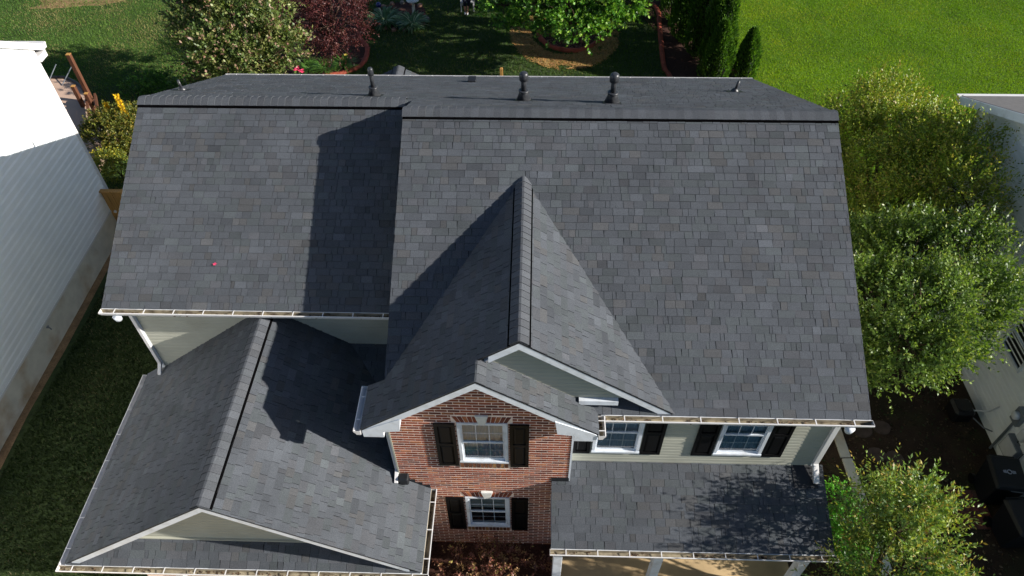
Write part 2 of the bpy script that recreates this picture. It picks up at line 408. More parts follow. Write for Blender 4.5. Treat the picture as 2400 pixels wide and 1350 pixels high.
core = MB()
core.box(xwA+.02, xw0+.1, yAw+.03, Dk-.4, 0, He-.12)
core.box(xw0+.05, xwB-.02, yBw+.14, Dk-.4, 0, He-.12)
core.box(xw0+.02, xw1-.02, yDw+.14, yBw+.2, 0, He+.1)
for b_ in ((xw1, 3.66, 3, He), (4.53, 5.912, 3, He), (6.785, xwB, 3, He), (3.66, 4.53, 3, 3.47), (5.912, 6.785, 3, 3.47), (3.66, 4.53, 4.79, He), (5.912, 6.785, 4.79, He)): core.box(b_[0], b_[1], yBw+.005, yBw+.138, b_[2], b_[3]-.12)
for x0_, x1_ in ((xwA+.05, xwA+.15), (xwB-.15, xwB-.05)):   # gable ends
    yy = yAw if x0_ < 0 else yBw; yr, zr = (yrA, zA) if x0_ < 0 else (yrB, zB)
    core.prism([(x0_, yy, He-.15), (x0_, Dk-.4, He-.15), (x0_, yr, zr-.15)], [(x1_, yy, He-.15), (x1_, Dk-.4, He-.15), (x1_, yr, zr-.15)])
core.box(gL+.78, xw0, -1.22, yAw, 0, zGe-.1)
core.prism([(gL+.5, -1.2, zGe-.05), (gR-.5, -1.2, zGe-.05), (xG, -1.2, zG-.2)], [(gL+.5, -1.1, zGe-.05), (gR-.5, -1.1, zGe-.05), (xG, -1.1, zG-.2)])
core.box(xw0-.0, gR-.28, -1.22, yDw-.02, 0, zGe-.2)
core.box(xR-2.1, xR+2.1, Dk-.5, 12.5, 0, zR-qR*2.3)
core.prism([(.10, yA+.1, He-.1), (.10, yrA, zA-.1), (.10, yrB, zB-.12), (.10, .4, He)], [(.2, yA+.1, He-.1), (.2, yrA, zA-.1), (.2, yrB, zB-.12), (.2, .4, He)])
hpart(core, 'wall', 'siding')

siding((xwA, yAw), (1, 0), xw0-xwA+.1, 2.2, He-.13, out=(0, -1))
siding((xw1, yBw), (1, 0), xwB-xw1, zPt-.02, He-.12, out=(0, -1), holes=((3.67-xw1, 4.52-xw1, 3.48, 4.78), (5.92-xw1, 6.775-xw1, 3.48, 4.78)))
siding((xwB, yBw), (0, 1), Dk-.4-yBw, .3, He-.1, out=(1, 0), expo=.115)
siding((xwA, yAw), (0, 1), Dk-.4-yAw, .3, He-.1, out=(-1, 0), expo=.115)
# cheek wall between the two roof heights
siding((0.10, yA), (0, 1), 4.4, He-.1, zB, conv=[(0, He-.05), (yrA-yA, zA-.08), (yrB-yA, zB-.1), (0, He+P_*yA-.12)], out=(-1, 0))
# cross gable siding
yCw = yC+.13; zb = 5.47
siding((xL, yCw), (1, 0), 2*(xC-xL), zb, zC, conv=[(.15, He), (2*(xC-xL)-.15, He), (xC-xL, zC-.11)], out=(0, -1))
# garage gable siding
siding((gL, -1.27), (1, 0), gR-gL, zGe+.27, zG-.05, conv=[(.15, zGe), (gR-gL-.15, zGe), ((gR-gL)/2, zG-.12)], out=(0, -1))
hpart(MB().box(gL+.6, gR-.6, -1.33, -1.285, zGe+.245, zGe+.275), 'trim_board', 'siding')

# brick front bay ------------------------------------------------------
bricks = []
BW, BH = .2127, .0794; MJ = .016; MV = .027
def bcol():
    r = random.random(); v = random.gauss(1, .13)
    base = (.26, .072, .036) if r < .6 else (.16, .048, .032) if r < .82 else (.36, .13, .055)
    return tuple(max(.01, b*v) for b in base)
hatch = []      # rectangles kept free of bricks (x0,x1,z0,z1)
WINX0, WINX1 = 1.243, 2.113
UP = (3.628, 4.943); LO = (.918, 2.206)
arch_h = .19
for z0_, z1_ in (UP, LO):
    hatch.append((WINX0, WINX1, z0_-.0, z1_)); hatch.append((WINX0-.02, WINX1+.02, z0_-.24, z0_)); hatch.append((WINX0-.075, WINX1+.075, z1_, z1_+arch_h))
wall_poly = ccw([(xw0, 0), (xw1, 0), (xw1, He-.1), (xD, He-.1+Q*(xw1-xD)), (xw0, He-.1)])
def brick_rect(x0, x1, z0, z1, c, poly=None, y=yDw, dep=.009):
    q = clip([(x0, z0), (x1, z0), (x1, z1), (x0, z1)], poly) if poly else [(x0, z0), (x1, z0), (x1, z1), (x0, z1)]
    if len(q) < 3 or area2(q) < 3e-4: return
    tp = [(a, y-dep, b) for a, b in q]; bt = [(a, y+.012, b) for a, b in q]
    bricks.append((tp, bt, c))
nr = int((zD+.2)/BH)
for r in range(nr):
    z0 = .02+r*BH; z1 = z0+BH-MV; x = xw0-(BW/2 if r % 2 else 0)
    while x < xw1:
        a, b = x, x+BW-MJ; x += BW
        segs = [(a, b)]
        for hx0, hx1, hz0, hz1 in hatch:
            if z1-.012 > hz0 and z0+.012 < hz1:
                ns = []
                for s0, s1 in segs:
                    if s1 <= hx0 or s0 >= hx1: ns.append((s0, s1))
                    else:
                        if s0 < hx0-.03: ns.append((s0, hx0-MJ))
                        if s1 > hx1+.03: ns.append((hx1+MJ, s1))
                segs = ns
        for s0, s1 in segs: brick_rect(s0+random.uniform(-.002, .002), s1, z0+random.uniform(-.0015, .0015), z1, bcol(), wall_poly, dep=.004+random.uniform(-.001, .002))
mw = MB()
for cell in ((xw0, WINX0, 0, 9), (WINX1, xw1, 0, 9), (WINX0, WINX1, 0, LO[0]), (WINX0, WINX1, LO[1], UP[0]), (WINX0, WINX1, UP[1], 9)):
    q = clip([(cell[0], cell[2]), (cell[1], cell[2]), (cell[1], cell[3]), (cell[0], cell[3])], wall_poly)
    mw.prism([(a, yDw, b) for a, b in q], [(a, yDw+.13, b) for a, b in q])
hpart(mw, 'mortar_wall', 'mortar')
xm = (WINX0+WINX1)/2
for z0_, z1_ in (UP, LO):
    n = 12       # splayed soldier arch with keystone
    for k in range(n):
        t0, t1 = k/n, (k+1)/n
        bx0, bx1 = WINX0+.0+(WINX1-WINX0)*t0, WINX0+(WINX1-WINX0)*t1
        tx0, tx1 = WINX0-.075+(WINX1-WINX0+.15)*t0, WINX0-.075+(WINX1-WINX0+.15)*t1
        if abs((bx0+bx1)/2-xm) < .065: continue
        q = [(bx0+.008, z1_+.008), (bx1-.008, z1_+.008), (tx1-.008, z1_+arch_h-.008), (tx0+.008, z1_+arch_h-.008)]
        bricks.insert(0, ([(a, yDw-.007, b) for a, b in q], [(a, yDw+.012, b) for a, b in q], tuple(x*1.0 for x in bcol())))
    ks = [(xm-.055, z1_-.01), (xm+.055, z1_-.01), (xm+.115, z1_+arch_h+.06), (xm-.115, z1_+arch_h+.06)]
    hpart(MB().prism([(a, yDw-.045, b) for a, b in ks], [(a, yDw+.01, b) for a, b in ks]), 'keystone', 'stonekey', bevel=.008)
    n = 12       # rowlock sill, tops sloping outwards
    for k in range(n):
        x0 = WINX0-.01+(WINX1-WINX0+.02)*k/n; x1 = WINX0-.01+(WINX1-WINX0+.02)*(k+1)/n-.016
        c = tuple(x*y for x, y in zip(bcol(), (.85, 1.25, 1.2)))
        bricks.insert(0, ([(x0, yDw-.012, z0_-.225), (x1, yDw-.012, z0_-.225), (x1, yDw-.03, z0_-.035), (x0, yDw-.03, z0_-.035)], [(x0, yDw+.02, z0_-.23), (x1, yDw+.02, z0_-.23), (x1, yDw+.02, z0_-.01), (x0, yDw+.02, z0_-.01)], c))
vis = lambda tp: (lambda M: 2 if M.z > 3.6 else 1 if (M.x > .75 and M.x < 2.9) else 0)(Vector(tp[0]))
bw = MB(); ids = sorted(range(len(bricks)), key=lambda i: (-vis(bricks[i][0]), -bricks[i][0][0][2])); bigb = set(ids[:300])
mortar_parent = [o for o in house.children if o.name.startswith('mortar_wall')][0]
for i, (tp, bt, c) in enumerate(bricks):
    if i in bigb: sub(MB().prism(tp, bt, c, bottom=False), 'brick', 'brick', mortar_parent)
    else: bw.prism(tp, bt, c, bottom=False)
kind(sub(bw, 'brickwork', 'brick', mortar_parent), 'stuff')
# white corner trim boards beside the brick bay and at the siding corners
hpart(MB().box(xw0-.03, xw0-.002, yDw-.012, yBw+1.9, 2.4, He-.1), 'side_wall', 'siding')
hpart(MB().box(xw1+.002, xw1+.035, yDw-.01, yBw, zPt-.1, He-.1), 'corner_trim', 'trim')
for (cx_, cy_, z_) in ((xwA-.02, yAw-.03, 2.4), (xwB-.07, yBw-.03, zPt)):
    hpart(MB().box(cx_, cx_+.09, cy_, cy_+.09, z_, He-.12), 'corner_trim', 'trim')

# windows ---------------------------------------------------------------
PANE_MESH = {}
def window(x0, x1, z0, z1, y, curtain='curtain', blinds=False):
    """double hung, upper sash 3x2 lites, lower 3x2; frame is the part, everything else sub-parts"""
    fw = .055; fr = MB()
    for a, b, c_, d in ((x0, x0+fw, z0, z1), (x1-fw, x1, z0, z1)): fr.box(a, b, y-.035, y+.06, c_, d)
    fr.box(x0+fw, x1-fw, y-.033, y+.06, z1-fw*.8, z1); fr.box(x0-.01, x1+.01, y-.05, y+.06, z0-.012, z0+.035)
    f = hpart(fr, 'window', 'trim')
    zm = (z0+z1)/2+.0; ix0, ix1 = x0+fw, x1-fw
    for k, (a, b, yy) in enumerate(((zm, z1-fw*.8, y-.008), (z0+.035, zm, y+.022))):
        s = MB(); sw = .032
        s.box(ix0, ix0+sw, yy-.012, yy+.012, a, b); s.box(ix1-sw, ix1, yy-.012, yy+.012, a, b)
        s.box(ix0+sw, ix1-sw, yy-.013, yy+.012, b-sw, b)
        s.box(ix0+sw, ix1-sw, yy-(.02 if k == 0 else .013), yy+.012, a, a+sw+.006)
        sub(s, 'sash', 'trim', f)
        gx0, gx1, ga, gb = ix0+sw, ix1-sw, a+sw, b-sw
        m = MB()
        for j in (1, 2): xx = gx0+(gx1-gx0)*j/3; m.box(xx-.007, xx+.007, yy-.004, yy+.006, ga, gb)
        zz = (ga+gb)/2; 
        for j in range(3):
            m.box(gx0+(gx1-gx0)*j/3+.0075, gx0+(gx1-gx0)*(j+1)/3-.0075, yy-.003, yy+.005, zz-.006, zz+.006)
        sub(m, 'muntin', 'trim', f)
        for i in range(3):
            for j in range(2):
                px0, px1 = gx0+(gx1-gx0)*i/3+.004, gx0+(gx1-gx0)*(i+1)/3-.004; pa, pb = ga+(gb-ga)*j/2+.004, ga+(gb-ga)*(j+1)/2-.004
                gy = yy-(.006 if k else -.001); sub(MB().poly([(px0-.003, gy, pa-.003), (px1+.003, gy, pa-.003), (px1+.003, gy, pb+.003), (px0-.003, gy, pb+.003)]), 'pane', 'glass', f)
    hb = MB().box(ix0, ix1, y+.10, y+.11, z0, z1); sub(hb, 'room_backing', 'interior', f)
    cu = MB(); n = 28      # pleated curtain
    zc0 = z0+.04 if not blinds else zm+.1
    if not blinds:
        for k in range(n):
            a, b = ix0+(ix1-ix0)*k/n, ix0+(ix1-ix0)*(k+1)/n; ya = y+.062+(.016 if k % 2 else 0)+random.uniform(-.003, .003); yb = y+.062+(0 if k % 2 else .016)
            cu.poly([(a, ya, zc0), (b, yb, zc0), (b, yb, z1-.03), (a, ya, z1-.03)])
        sub(cu, 'curtain', 'curtain', f)
    bl = MB(); zz = z1-.05
    end = zm+.08 if blinds else zm+.12
    while zz > end:
        bl.box(ix0+.02, ix1-.02, y+.045, y+.06, zz-.012, zz+.010); zz -= .034
    if blinds: sub(bl, 'blind_slats', 'blind', f)
    return f
window(WINX0, WINX1, UP[0], UP[1], yDw+.012)
window(WINX0, WINX1, LO[0], LO[1], yDw+.012, blinds=True)
window(3.66, 4.53, 3.471, 4.79, yBw-.02)
window(5.912, 6.785, 3.471, 4.79, yBw-.02)

def shutter(x0, x1, z0, z1, y):
    b = MB(); t = .055
    b.box(x0, x0+t, y-.03, y, z0, z1); b.box(x1-t, x1, y-.03, y, z0, z1)
    zm = (z0+z1)/2+.03
    for a, c_ in ((z0, z0+.075), (zm-.035, zm+.035), (z1-.075, z1)): b.box(x0+t, x1-t, y-.0295, y, a, c_)
    b.box(x0+t, x1-t, y-.006, y, z0+.075, z1-.075)
    s = hpart(b, 'shutter', 'shutter')
    for a, c_ in ((z0+.075, zm-.035), (zm+.035, z1-.075)):
        o = [(x0+t+.012, a+.012), (x1-t-.012, a+.012), (x1-t-.012, c_-.012), (x0+t+.012, c_-.012)]; i = [(x0+t+.045, a+.045), (x1-t-.045, a+.045), (x1-t-.045, c_-.045), (x0+t+.045, c_-.045)]
        sub(MB().prism([(p, y-.025, q) for p, q in i], [(p, y-.006, q) for p, q in o]), 'raised_panel', 'shutter', s)
for x0, x1, z0, z1, y in ((.845, 1.205, 3.50, 4.93, yDw-.012), (2.15, 2.485, 3.50, 4.93, yDw-.012), (.85, 1.2, .78, 2.2, yDw-.012), (2.155, 2.49, .78, 2.2, yDw-.012),
                          (3.30, 3.625, 3.40, 4.85, yBw-.02), (4.555, 4.93, 3.40, 4.85, yBw-.02), (5.51, 5.885, 3.40, 4.85, yBw-.02), (6.81, 7.175, 3.40, 4.85, yBw-.02)):
    shutter(x0, x1, z0, z1, y)

# trim: rakes, fascias, soffits, returns ---------------------------------
def rake(p, q, h, nrm, th=.03, name='rake_board', drop=.012):
    """board under a sloped edge p->q, height h downward, thickness th along nrm (outward)"""
    if True: p = Vector(p)-Vector(nrm)*.034; q = Vector(q)-Vector(nrm)*.034; drop = .024
    p = Vector(p)-Vector((0, 0, drop)); q = Vector(q)-Vector((0, 0, drop)); n = Vector(nrm)*th; d = Vector((0, 0, -h))
    return hpart(MB().prism([p+n, q+n, q+n+d, p+n+d], [p, q, q+d, p+d]), name, 'trim')
tq = lambda x0, x1, y: None
rake((xC, yC, zC), (2*xC-xL-.02, yC, He+.01), .17, (0, -1, 0))
rake((xD+.18, yC, zCl(xD+.18, 0)), (xC, yC, zC), .17, (0, -1, 0))
rake((xD, yD, zD), (xDr-.02, yD, He+.01), .17, (0, -1, 0))
rake((xL+.02, yD, He+.01), (xD, yD, zD), .17, (0, -1, 0))
rake((gL+.15, yGe+.02, gz(gL+.15)), (xG, yGe+.02, zG), .16, (0, -1, 0))
rake((xG, yGe+.02, zG), (gR-.22, yGe+.02, gz(gR-.22)), .16, (0, -1, 0))
rake((xA0, yA, He), (xA0, yrA, zA), .16, (-1, 0, 0)); rake((xA0, Dk, He), (xA0, yrA, zA), .16, (-1, 0, 0))
rake((xB1, 0, He), (xB1, yrB, zB), .16, (1, 0, 0)); rake((xB1, Dk, He), (xB1, yrB, zB), .16, (1, 0, 0))
rake((0, .5, He+P_*.5), (0, yrB, zB), .13, (-1, 0, 0)); 
rake((P0, yP, zP), (P0, yDw, zP+sP*(yDw-yP)), .14, (-1, 0, 0)); rake((P1, yP, zP), (P1, yBw, zPt), .14, (1, 0, 0))
so_ = MB()    # soffits
def sof(q, t=.015): so_.prism([Vector(a) for a in q], [Vector(a)-Vector((0, 0, t)) for a in q])
sof([(xA0, yA, He-.13), (0, yA, He-.13), (0, yAw, He-.13), (xA0, yAw, He-.13)])
sof([(xDr, 0, He-.13), (xB1, 0, He-.13), (xB1, yBw, He-.13), (xDr, yBw, He-.13)])
sof([(gL, yGe, zGe-.13), (gR, yGe, zGe-.13), (gR, -1.25, zGe-.13), (gL, -1.25, zGe-.13)])
sof([(gR-.32, -1.25, zGe-.13), (gR, -1.25, zGe-.13), (gR, yDw-.02, zGe-.13), (gR-.32, yDw-.02, zGe-.13)])
sof([(gL, -1.25, zGe-.13), (gL+.8, -1.25, zGe-.13), (gL+.8, 2.4, zGe-.13), (gL, 2.4, zGe-.13)])
sof([(P0, yP, zP-.13), (P1, yP, zP-.13), (P1, yBw-.03, zP-.13), (P0, yBw-.03, zP-.13)])
for (xa, za, xb, zb_, y0, y1) in ((xL, He, xD, zD, yD+.03, yDw-.01), (xDr, He, xD, zD, yD+.03, yDw-.01), (xC, zC, 2*xC-xL, He, yC+.03, yCw), (xC, zC, xD, zCl(xD, 0), yC+.03, yCw),
                                  (gL, zGe, xG, zG, yGe+.05, -1.25), (gR, zGe, xG, zG, yGe+.05, -1.25)):
    so_.prism([(xa, y0, za-.14), (xb, y0, zb_-.14), (xb, y1, zb_-.14), (xa, y1, za-.14)], [(xa, y0, za-.155), (xb, y0, zb_-.155), (xb, y1, zb_-.155), (xa, y1, za-.155)])
hpart(so_, 'soffit', 'trim')
# boxed eave returns of the brick gable
for sx, xe, xi in ((1, xL, xw0), (-1, xDr, xw1)):
    pts = [(xe+sx*.03, He-.03), (xe+sx*.03, He-.21), (xi+sx*.0, He-.21), (xi+sx*.0, He-.05), (xi+sx*.28, He-.02), (xi+sx*.33, He+Q*(abs(xi-xe)+.33)-.16), (xe+sx*.05, He+.0)]
    hpart(MB().prism([(a, yD-.008, b) for a, b in pts], [(a, yDw-.014, b) for a, b in pts]), 'eave_return', 'trim')
hpart(MB().box(3.30, 3.95, yC+.03, yCw+.02, zb-.11, zb+.0), 'gable_return', 'trim')
# fascia boards behind gutters
for x0, x1, y, z in ((xA0, 0, yA, He), (xDr+.06, xB1, 0, He), (gL, gR, yGe, zGe), (P0, P1, yP, zP), (xA0, xB1, Dk, He)):
    hpart(MB().box(x0, x1, y, y+.025 if y < 5 else y-.025, z-.14, z-.012), 'fascia', 'trim')

def gutter(p, q, out, name='gutter', hang=.56, caps=(1, 1), debris=True):
    """open K-style trough hung along p->q; out points away from the roof"""
    p = Vector(p); q = Vector(q); d = (q-p).normalized(); L = (q-p).length; out = Vector(out).normalized(); up = Vector((0, 0, 1))
    prof = [(0.0, -.018), (0.0, -.125), (.075, -.125), (.088, -.085), (.118, -.045), (.122, -.012), (.106, -.010)]
    inner = [(.106, -.018), (.114, -.020), (.110, -.045), (.080, -.083), (.068, -.117), (.008, -.117), (.008, -.018)]
    sag = random.uniform(-.004, .004)
    ring = prof+inner
    m = MB(); A = [p+out*a+up*b for a, b in ring]; B = [q+out*a+up*b for a, b in ring]
    i = len(m.v); m.v += [tuple(t) for t in A+B]; n = len(ring)
    for k in range(n): m.f.append((k, (k+1) % n, n+(k+1) % n, n+k))
    m.c = [(0, 0, 0)]*len(m.f)
    g = hpart(m, name, 'gutterwhite')
    if debris:
        b = MB(); b.prism([p+out*.009+up*-.108, q+out*.009+up*-.108, q+out*.08+up*-.090, p+out*.08+up*-.090], [p+out*.009+up*-.116, q+out*.009+up*-.116, q+out*.07+up*-.116, p+out*.07+up*-.116])
        b.prism([p+out*.0085+up*-.018, q+out*.0085+up*-.018, q+out*.0125+up*-.11, p+out*.0125+up*-.11], [p+out*.0075+up*-.018, q+out*.0075+up*-.018, q+out*.0075+up*-.11, p+out*.0075+up*-.11])
        sub(b, 'inner_lining', 'gutterinner', g); b2 = MB()
        for k in range(int(L*42)):
            t = random.random()*L; rr = random.uniform(.010, .034); c_ = p+d*t+out*random.uniform(.02, .085)+up*random.uniform(-.100, -.08)
            if (math.sin(t*5.1)+math.sin(t*2.3+1)) < -.3: continue
            an = random.random()*3; e1 = Vector((math.cos(an), math.sin(an), random.uniform(-.4, .4)))*rr; e2 = Vector((-math.sin(an), math.cos(an), random.uniform(-.4, .4)))*rr*.5
            b2.poly([c_-e1, c_+e2, c_+e1, c_-e2], random.choice(((.05, .03, .02), (.10, .06, .03), (.16, .10, .06))))
        kind(sub(b2, 'leaf_litter', 'tinted', g), 'stuff')
    n = max(1, int(L/hang))
    for k in range(n):
        t = (k+.5)*L/n; c_ = p+d*t
        sub(MB().bar(c_+up*-.008, c_+out*.11+up*-.006, .018, .006), 'hanger', 'gutterwhite', g)
    for on, e in zip(caps, (p, q)):
        if on:
            pts = [e+out*a+up*b for a, b in prof]; s = d*(.004 if e is q else -.004)
            sub(MB().prism([t+s for t in pts], pts), 'end_cap', 'gutterwhite', g)
    return g
gutter((xA0-.02, yA, He), (-.01, yA, He), (0, -1, 0))
gutter((xDr+.13, 0, He), (xB1+.03, 0, He), (0, -1, 0), hang=.62)
gutter((xDr, -.02, He), (xDr, yD-.02, He), (1, 0, 0), hang=.19)
gutter((xL, .49, He), (xL, yD-.02, He), (-1, 0, 0), hang=.4, debris=False)
gutter((gL-.12, yGe, zGe), (gR+.12, yGe, zGe), (0, -1, 0))
gutter((gL, yAw+.06, zGe), (gL, yGe, zGe), (-1, 0, 0), hang=.6, debris=False)
gutter((gR, yDw-.02, zGe), (gR, yGe, zGe), (1, 0, 0), hang=.5)
gutter((P0-.02, yP, zP), (P1+.05, yP, zP), (0, -1, 0))
gutter((xA0-.02, Dk, He-.022), (xB1+.02, Dk, He-.022), (0, 1, 0), debris=False)

def downspout(pts, wd=.075, dp=.055):
    m = MB(); pts = [Vector(p) for p in pts]
    m2 = []
    for a, b in zip(pts, pts[1:]):
        dd = (b-a).normalized(); up = Vector((0, 1, 0)) if abs(dd.y) < .8 else Vector((0, 0, 1))
        m.bar(a-dd*.015, b+dd*.015, wd, dp, up)
    return hpart(m, 'downspout', 'gutterwhite', bevel=.006)
downspout([(xwA-.02, yA-.06, He-.12), (xwA+.02, yAw-.05, He-.25), (xwA+.02, yAw-.05, gz(xwA)+.22), (xwA+.02, yAw-.22, gz(xwA)+.05)])
downspout([(xwB-.03, yBw-.05, He-.15), (xwB-.03, yBw-.05, zPt+.16), (xwB-.03, yBw-.36, zPt-.03)], wd=.10, dp=.07)
downspout([(xw0-.06, yDw+.06, He-.2), (xw0-.06, yDw+.06, gz(xw0)+.22), (xw0-.06, yDw-.16, gz(xw0)+.10)], wd=.07)
# round outlets under the two front gutters
for x, y in ((xA0+.28, yA-.07), (xB1-.33, -.07)):
    hpart(MB().tube([(x, y-.015, He-.12), (x, y-.01, He-.24)], [.085, .06], 12), 'gutter_outlet', 'trim', smooth=True)

# garage front under the eave: brick piers, door trim, panel door ---------
gx0 = gL+.75
pier = MB().box(gx0, gx0+.66, -1.30, -1.2, 0, zGe-.14); po = hpart(pier, 'brick_pier', 'mortar')
pr = MB().box(gR-.95, gR-.3, -1.30, -1.2, 0, zGe-.14); po2 = hpart(pr, 'brick_pier', 'mortar')
for pp, xs in ((po, gx0), (po2, gR-.95)):
    for r in range(14):
        z0 = zGe-.2-r*BH; x = xs+(0.02 if r % 2 else .1)-.11
        while x < xs+.64:
            a, b = max(x, xs+.005), min(x+BW-MJ, xs+.655); x += BW
            if b-a > .03: sub(MB().prism([(a, -1.304, z0), (b, -1.304, z0), (b, -1.304, z0+BH-MV), (a, -1.304, z0+BH-MV)], [(a, -1.29, z0), (b, -1.29, z0), (b, -1.29, z0+BH-MV), (a, -1.29, z0+BH-MV)], bcol(), bottom=False), 'brick', 'brick', pp)
hpart(MB().box(gx0+.66, gx0+.80, -1.36, -1.25, 0, zGe-.15), 'door_trim', 'trim'); hpart(MB().box(gR-1.09, gR-.95, -1.36, -1.25, 0, zGe-.15), 'door_trim', 'trim')
gd = hpart(MB().box(gx0+.8, gR-1.09, -1.28, -1.24, 0, zGe-.16), 'garage_door', 'doorpanel')
for r in range(4):
    for k in range(6):
        wdt = (gR-1.09-gx0-.8)/6; a = gx0+.8+wdt*k
        sub(MB().box(a+.06, a+wdt-.06, -1.295, -1.279, .08+r*.57, .54+r*.57), 'door_panel', 'doorpanel', gd, bevel=.01)

# porch -------------------------------------------------------------------
pf = hpart(MB().box(P0+.1, P1-.05, yP-.05, yBw, 0, .2), 'porch_floor', 'concrete')
for x in (3.07, 4.98, 7.72):
    c_ = hpart(MB().box(x-.085, x+.085, yP+.09, yP+.26, .2, zP-.14), 'porch_column', 'trim', bevel=.006)
    sub(MB().box(x-.115, x+.115, yP+.06, yP+.29, zP-.33, zP-.14), 'capital', 'trim', c_); sub(MB().box(x-.115, x+.115, yP+.06, yP+.29, .2, .34), 'base', 'trim', c_)
hpart(MB().box(3.4, 4.2, yBw-.25, yBw-.2, 1.5, 1.56), 'house_number_shelf', 'black')

# roof pipes ----------------------------------------------------------------
def kz(y): return He+PB*(Dk-y)
def vent(x, y, r, h, cap, label, sc=1.0, lean=0, group='pipes on the rear roof slope'):
    z = kz(y)+.01; g = empty('vent_pipe', label, 'vent pipe', (x, y, z), group)
    g['group'] = group
    Z = lambda *p: [(a, b, c) for a, b, c in p]
    if cap:
        MB().tube([(0, .0, -.07), (0, 0, .17*sc), (0, 0, .20*sc)], [.165*sc, .080*sc, .075*sc], 20).build('boot_cone', 'pipe', g, smooth=True)
        MB().tube([(0, 0, .185*sc), (0, 0, .19*sc), (0, 0, .215*sc), (0, 0, .22*sc)], [.08*sc, .095*sc, .095*sc, .08*sc], 20).build('collar', 'pipe', g, smooth=True)
        MB().tube([(0, 0, .2*sc), (0, 0, h)], r, 16).build('shaft', 'pipe', g, smooth=True)
        MB().tube([(0, 0, h-.13), (0, 0, h-.125), (0, 0, h-.02), (0, 0, h+.02), (0, 0, h+.045), (0, 0, h+.052)], [cap*.8, cap, cap*1.0, cap*.9, cap*.6, cap*.1], 20).build('cap', 'pipe', g, smooth=True)
    else:
        MB().tube([(0, 0, -.03), (0, 0, .035), (0, 0, .07), (0, 0, .085)], [.10, .085, .05, .034], 16).build('boot_cone', 'pipe', g, smooth=True)
        MB().tube([(0, 0, .0), (lean, 0, h)], r, 12).build('shaft', 'pipe', g, smooth=True)
    s = Vector((0, 1, -PB)).normalized()
    MB().prism([(-.18, -.16, PB*.16+.006), (.18, -.16, PB*.16+.006), (.18, .16, -PB*.16+.006), (-.18, .16, -PB*.16+.006)], [(-.18, -.16, PB*.16-.01), (.18, -.16, PB*.16-.01), (.18, .16, -PB*.16-.01), (-.18, .16, -PB*.16-.01)]).build('flange', 'flashing', g)
vent(-.93, 6.78, .043, .62, .060, 'slim dark capped pipe left of the middle of the rear roof, behind the lower ridge')
vent(2.27, 6.31, .055, .60, .092, 'round-capped dark pipe on the rear roof behind the dormer ridge, left of the pair', 1.1)
vent(4.06, 6.08, .055, .62, .095, 'round-capped dark pipe on the rear roof, rightmost of the capped ones', 1.15)
vent(-5.38, 7.37, .028, .25, 0, 'thin uncapped pipe at the far left end of the rear roof', lean=-.02)
vent(7.02, 7.86, .030, .27, 0, 'thin uncapped black pipe at the far right end of the rear roof', lean=.04)
bx = empty('roof_vent', 'small square box vent near the rear eave with black opening', 'roof vent', (.95, 9.21, kz(9.21)))
MB().box(-.10, .10, -.10, .12, -.08, .10).build('hood', 'flashing', bx, bevel=.01); MB().box(-.09, .09, .125, .14, -.08, .09).build('opening', 'black', bx)

# a pink flower petal lying on the roof
pm = MB(); base = Vector((-3.62, 2.95, zAf(0, 2.95)+.02))
for k in range(5):
    a = k*1.257; pm.poly([base, base+Vector((math.cos(a)*.03, math.sin(a)*.03, .012)), base+Vector((math.cos(a+.5)*.045, math.sin(a+.5)*.045, .02)), base+Vector((math.cos(a+1)*.03, math.sin(a+1)*.03, .012))], srgb(225, 70, 110))
tag(pm.build('flower', 'tinted'), 'single pink blossom lying on the lower part of the left roof slope', 'flower')
#@@PART2
# ------------------------------------------------------------------ ground, beds, paving
def sheet(name, pts, z, m, k='structure', thick=.002, col=None):
    pts = ccw([tuple(p) for p in pts])
    o = MB().prism([(a, b, z) for a, b in pts], [(a, b, z-thick) for a, b in pts], col).build(name, m)
    return kind(o, k)
def ground_mat():
    m = bpy.data.materials.new('turf'); m.use_nodes = True; t = m.node_tree; N = t.nodes; L = t.links; p = N['Principled BSDF']; p.inputs['Roughness'].default_value = .95
    tc = N.new('ShaderNodeTexCoord')
    def noise(sc, det=5):
        n = N.new('ShaderNodeTexNoise'); n.inputs['Scale'].default_value = sc; n.inputs['Detail'].default_value = det; L.new(tc.outputs['Object'], n.inputs[0]); return n.outputs['Fac']
    r = N.new('ShaderNodeValToRGB'); L.new(noise(.35), r.inputs[0]); e = r.color_ramp.elements
    e[0].position = .35; e[0].color = (.030, .055, .012, 1); e[1].position = .68; e[1].color = (.060, .085, .022, 1)
    r2_ = N.new('ShaderNodeValToRGB'); L.new(noise(9, 8), r2_.inputs[0]); e = r2_.color_ramp.elements
    e[0].position = .3; e[0].color = (.45, .5, .45, 1); e[1].position = .75; e[1].color = (1.3, 1.3, 1.1, 1)
    mx = N.new('ShaderNodeMix'); mx.data_type = 'RGBA'; mx.blend_type = 'MULTIPLY'; mx.inputs[0].default_value = 1; L.new(r.outputs[0], mx.inputs[6]); L.new(r2_.outputs[0], mx.inputs[7])
    L.new(mx.outputs[2], p.inputs['Base Color'])
    b = N.new('ShaderNodeBump'); b.inputs['Strength'].default_value = 1; b.inputs['Distance'].default_value = .03; L.new(noise(40, 3), b.inputs['Height']); L.new(b.outputs[0], p.inputs['Normal'])
    MATS['turf'] = m
ground_mat()
mat('mulch', srgb(64, 40, 32), rough=1, var=.45, scale=25, bump=1.0, bscale=60, speck=.3, speckscale=70)
mat('soil', srgb(60, 46, 34), rough=1, var=.35, scale=2.0, bump=1.0, bscale=30, speck=.25, speckscale=40, stain=srgb(46, 52, 26), stainscale=1.0, stainamt=.8)
mat('baresoil', srgb(140, 112, 80), rough=1, var=.25, scale=3.0, bump=.6, bscale=30, speck=.2, speckscale=30)
mat('straw', tint=True, rough=.9)
G = MB(); n_ = 40
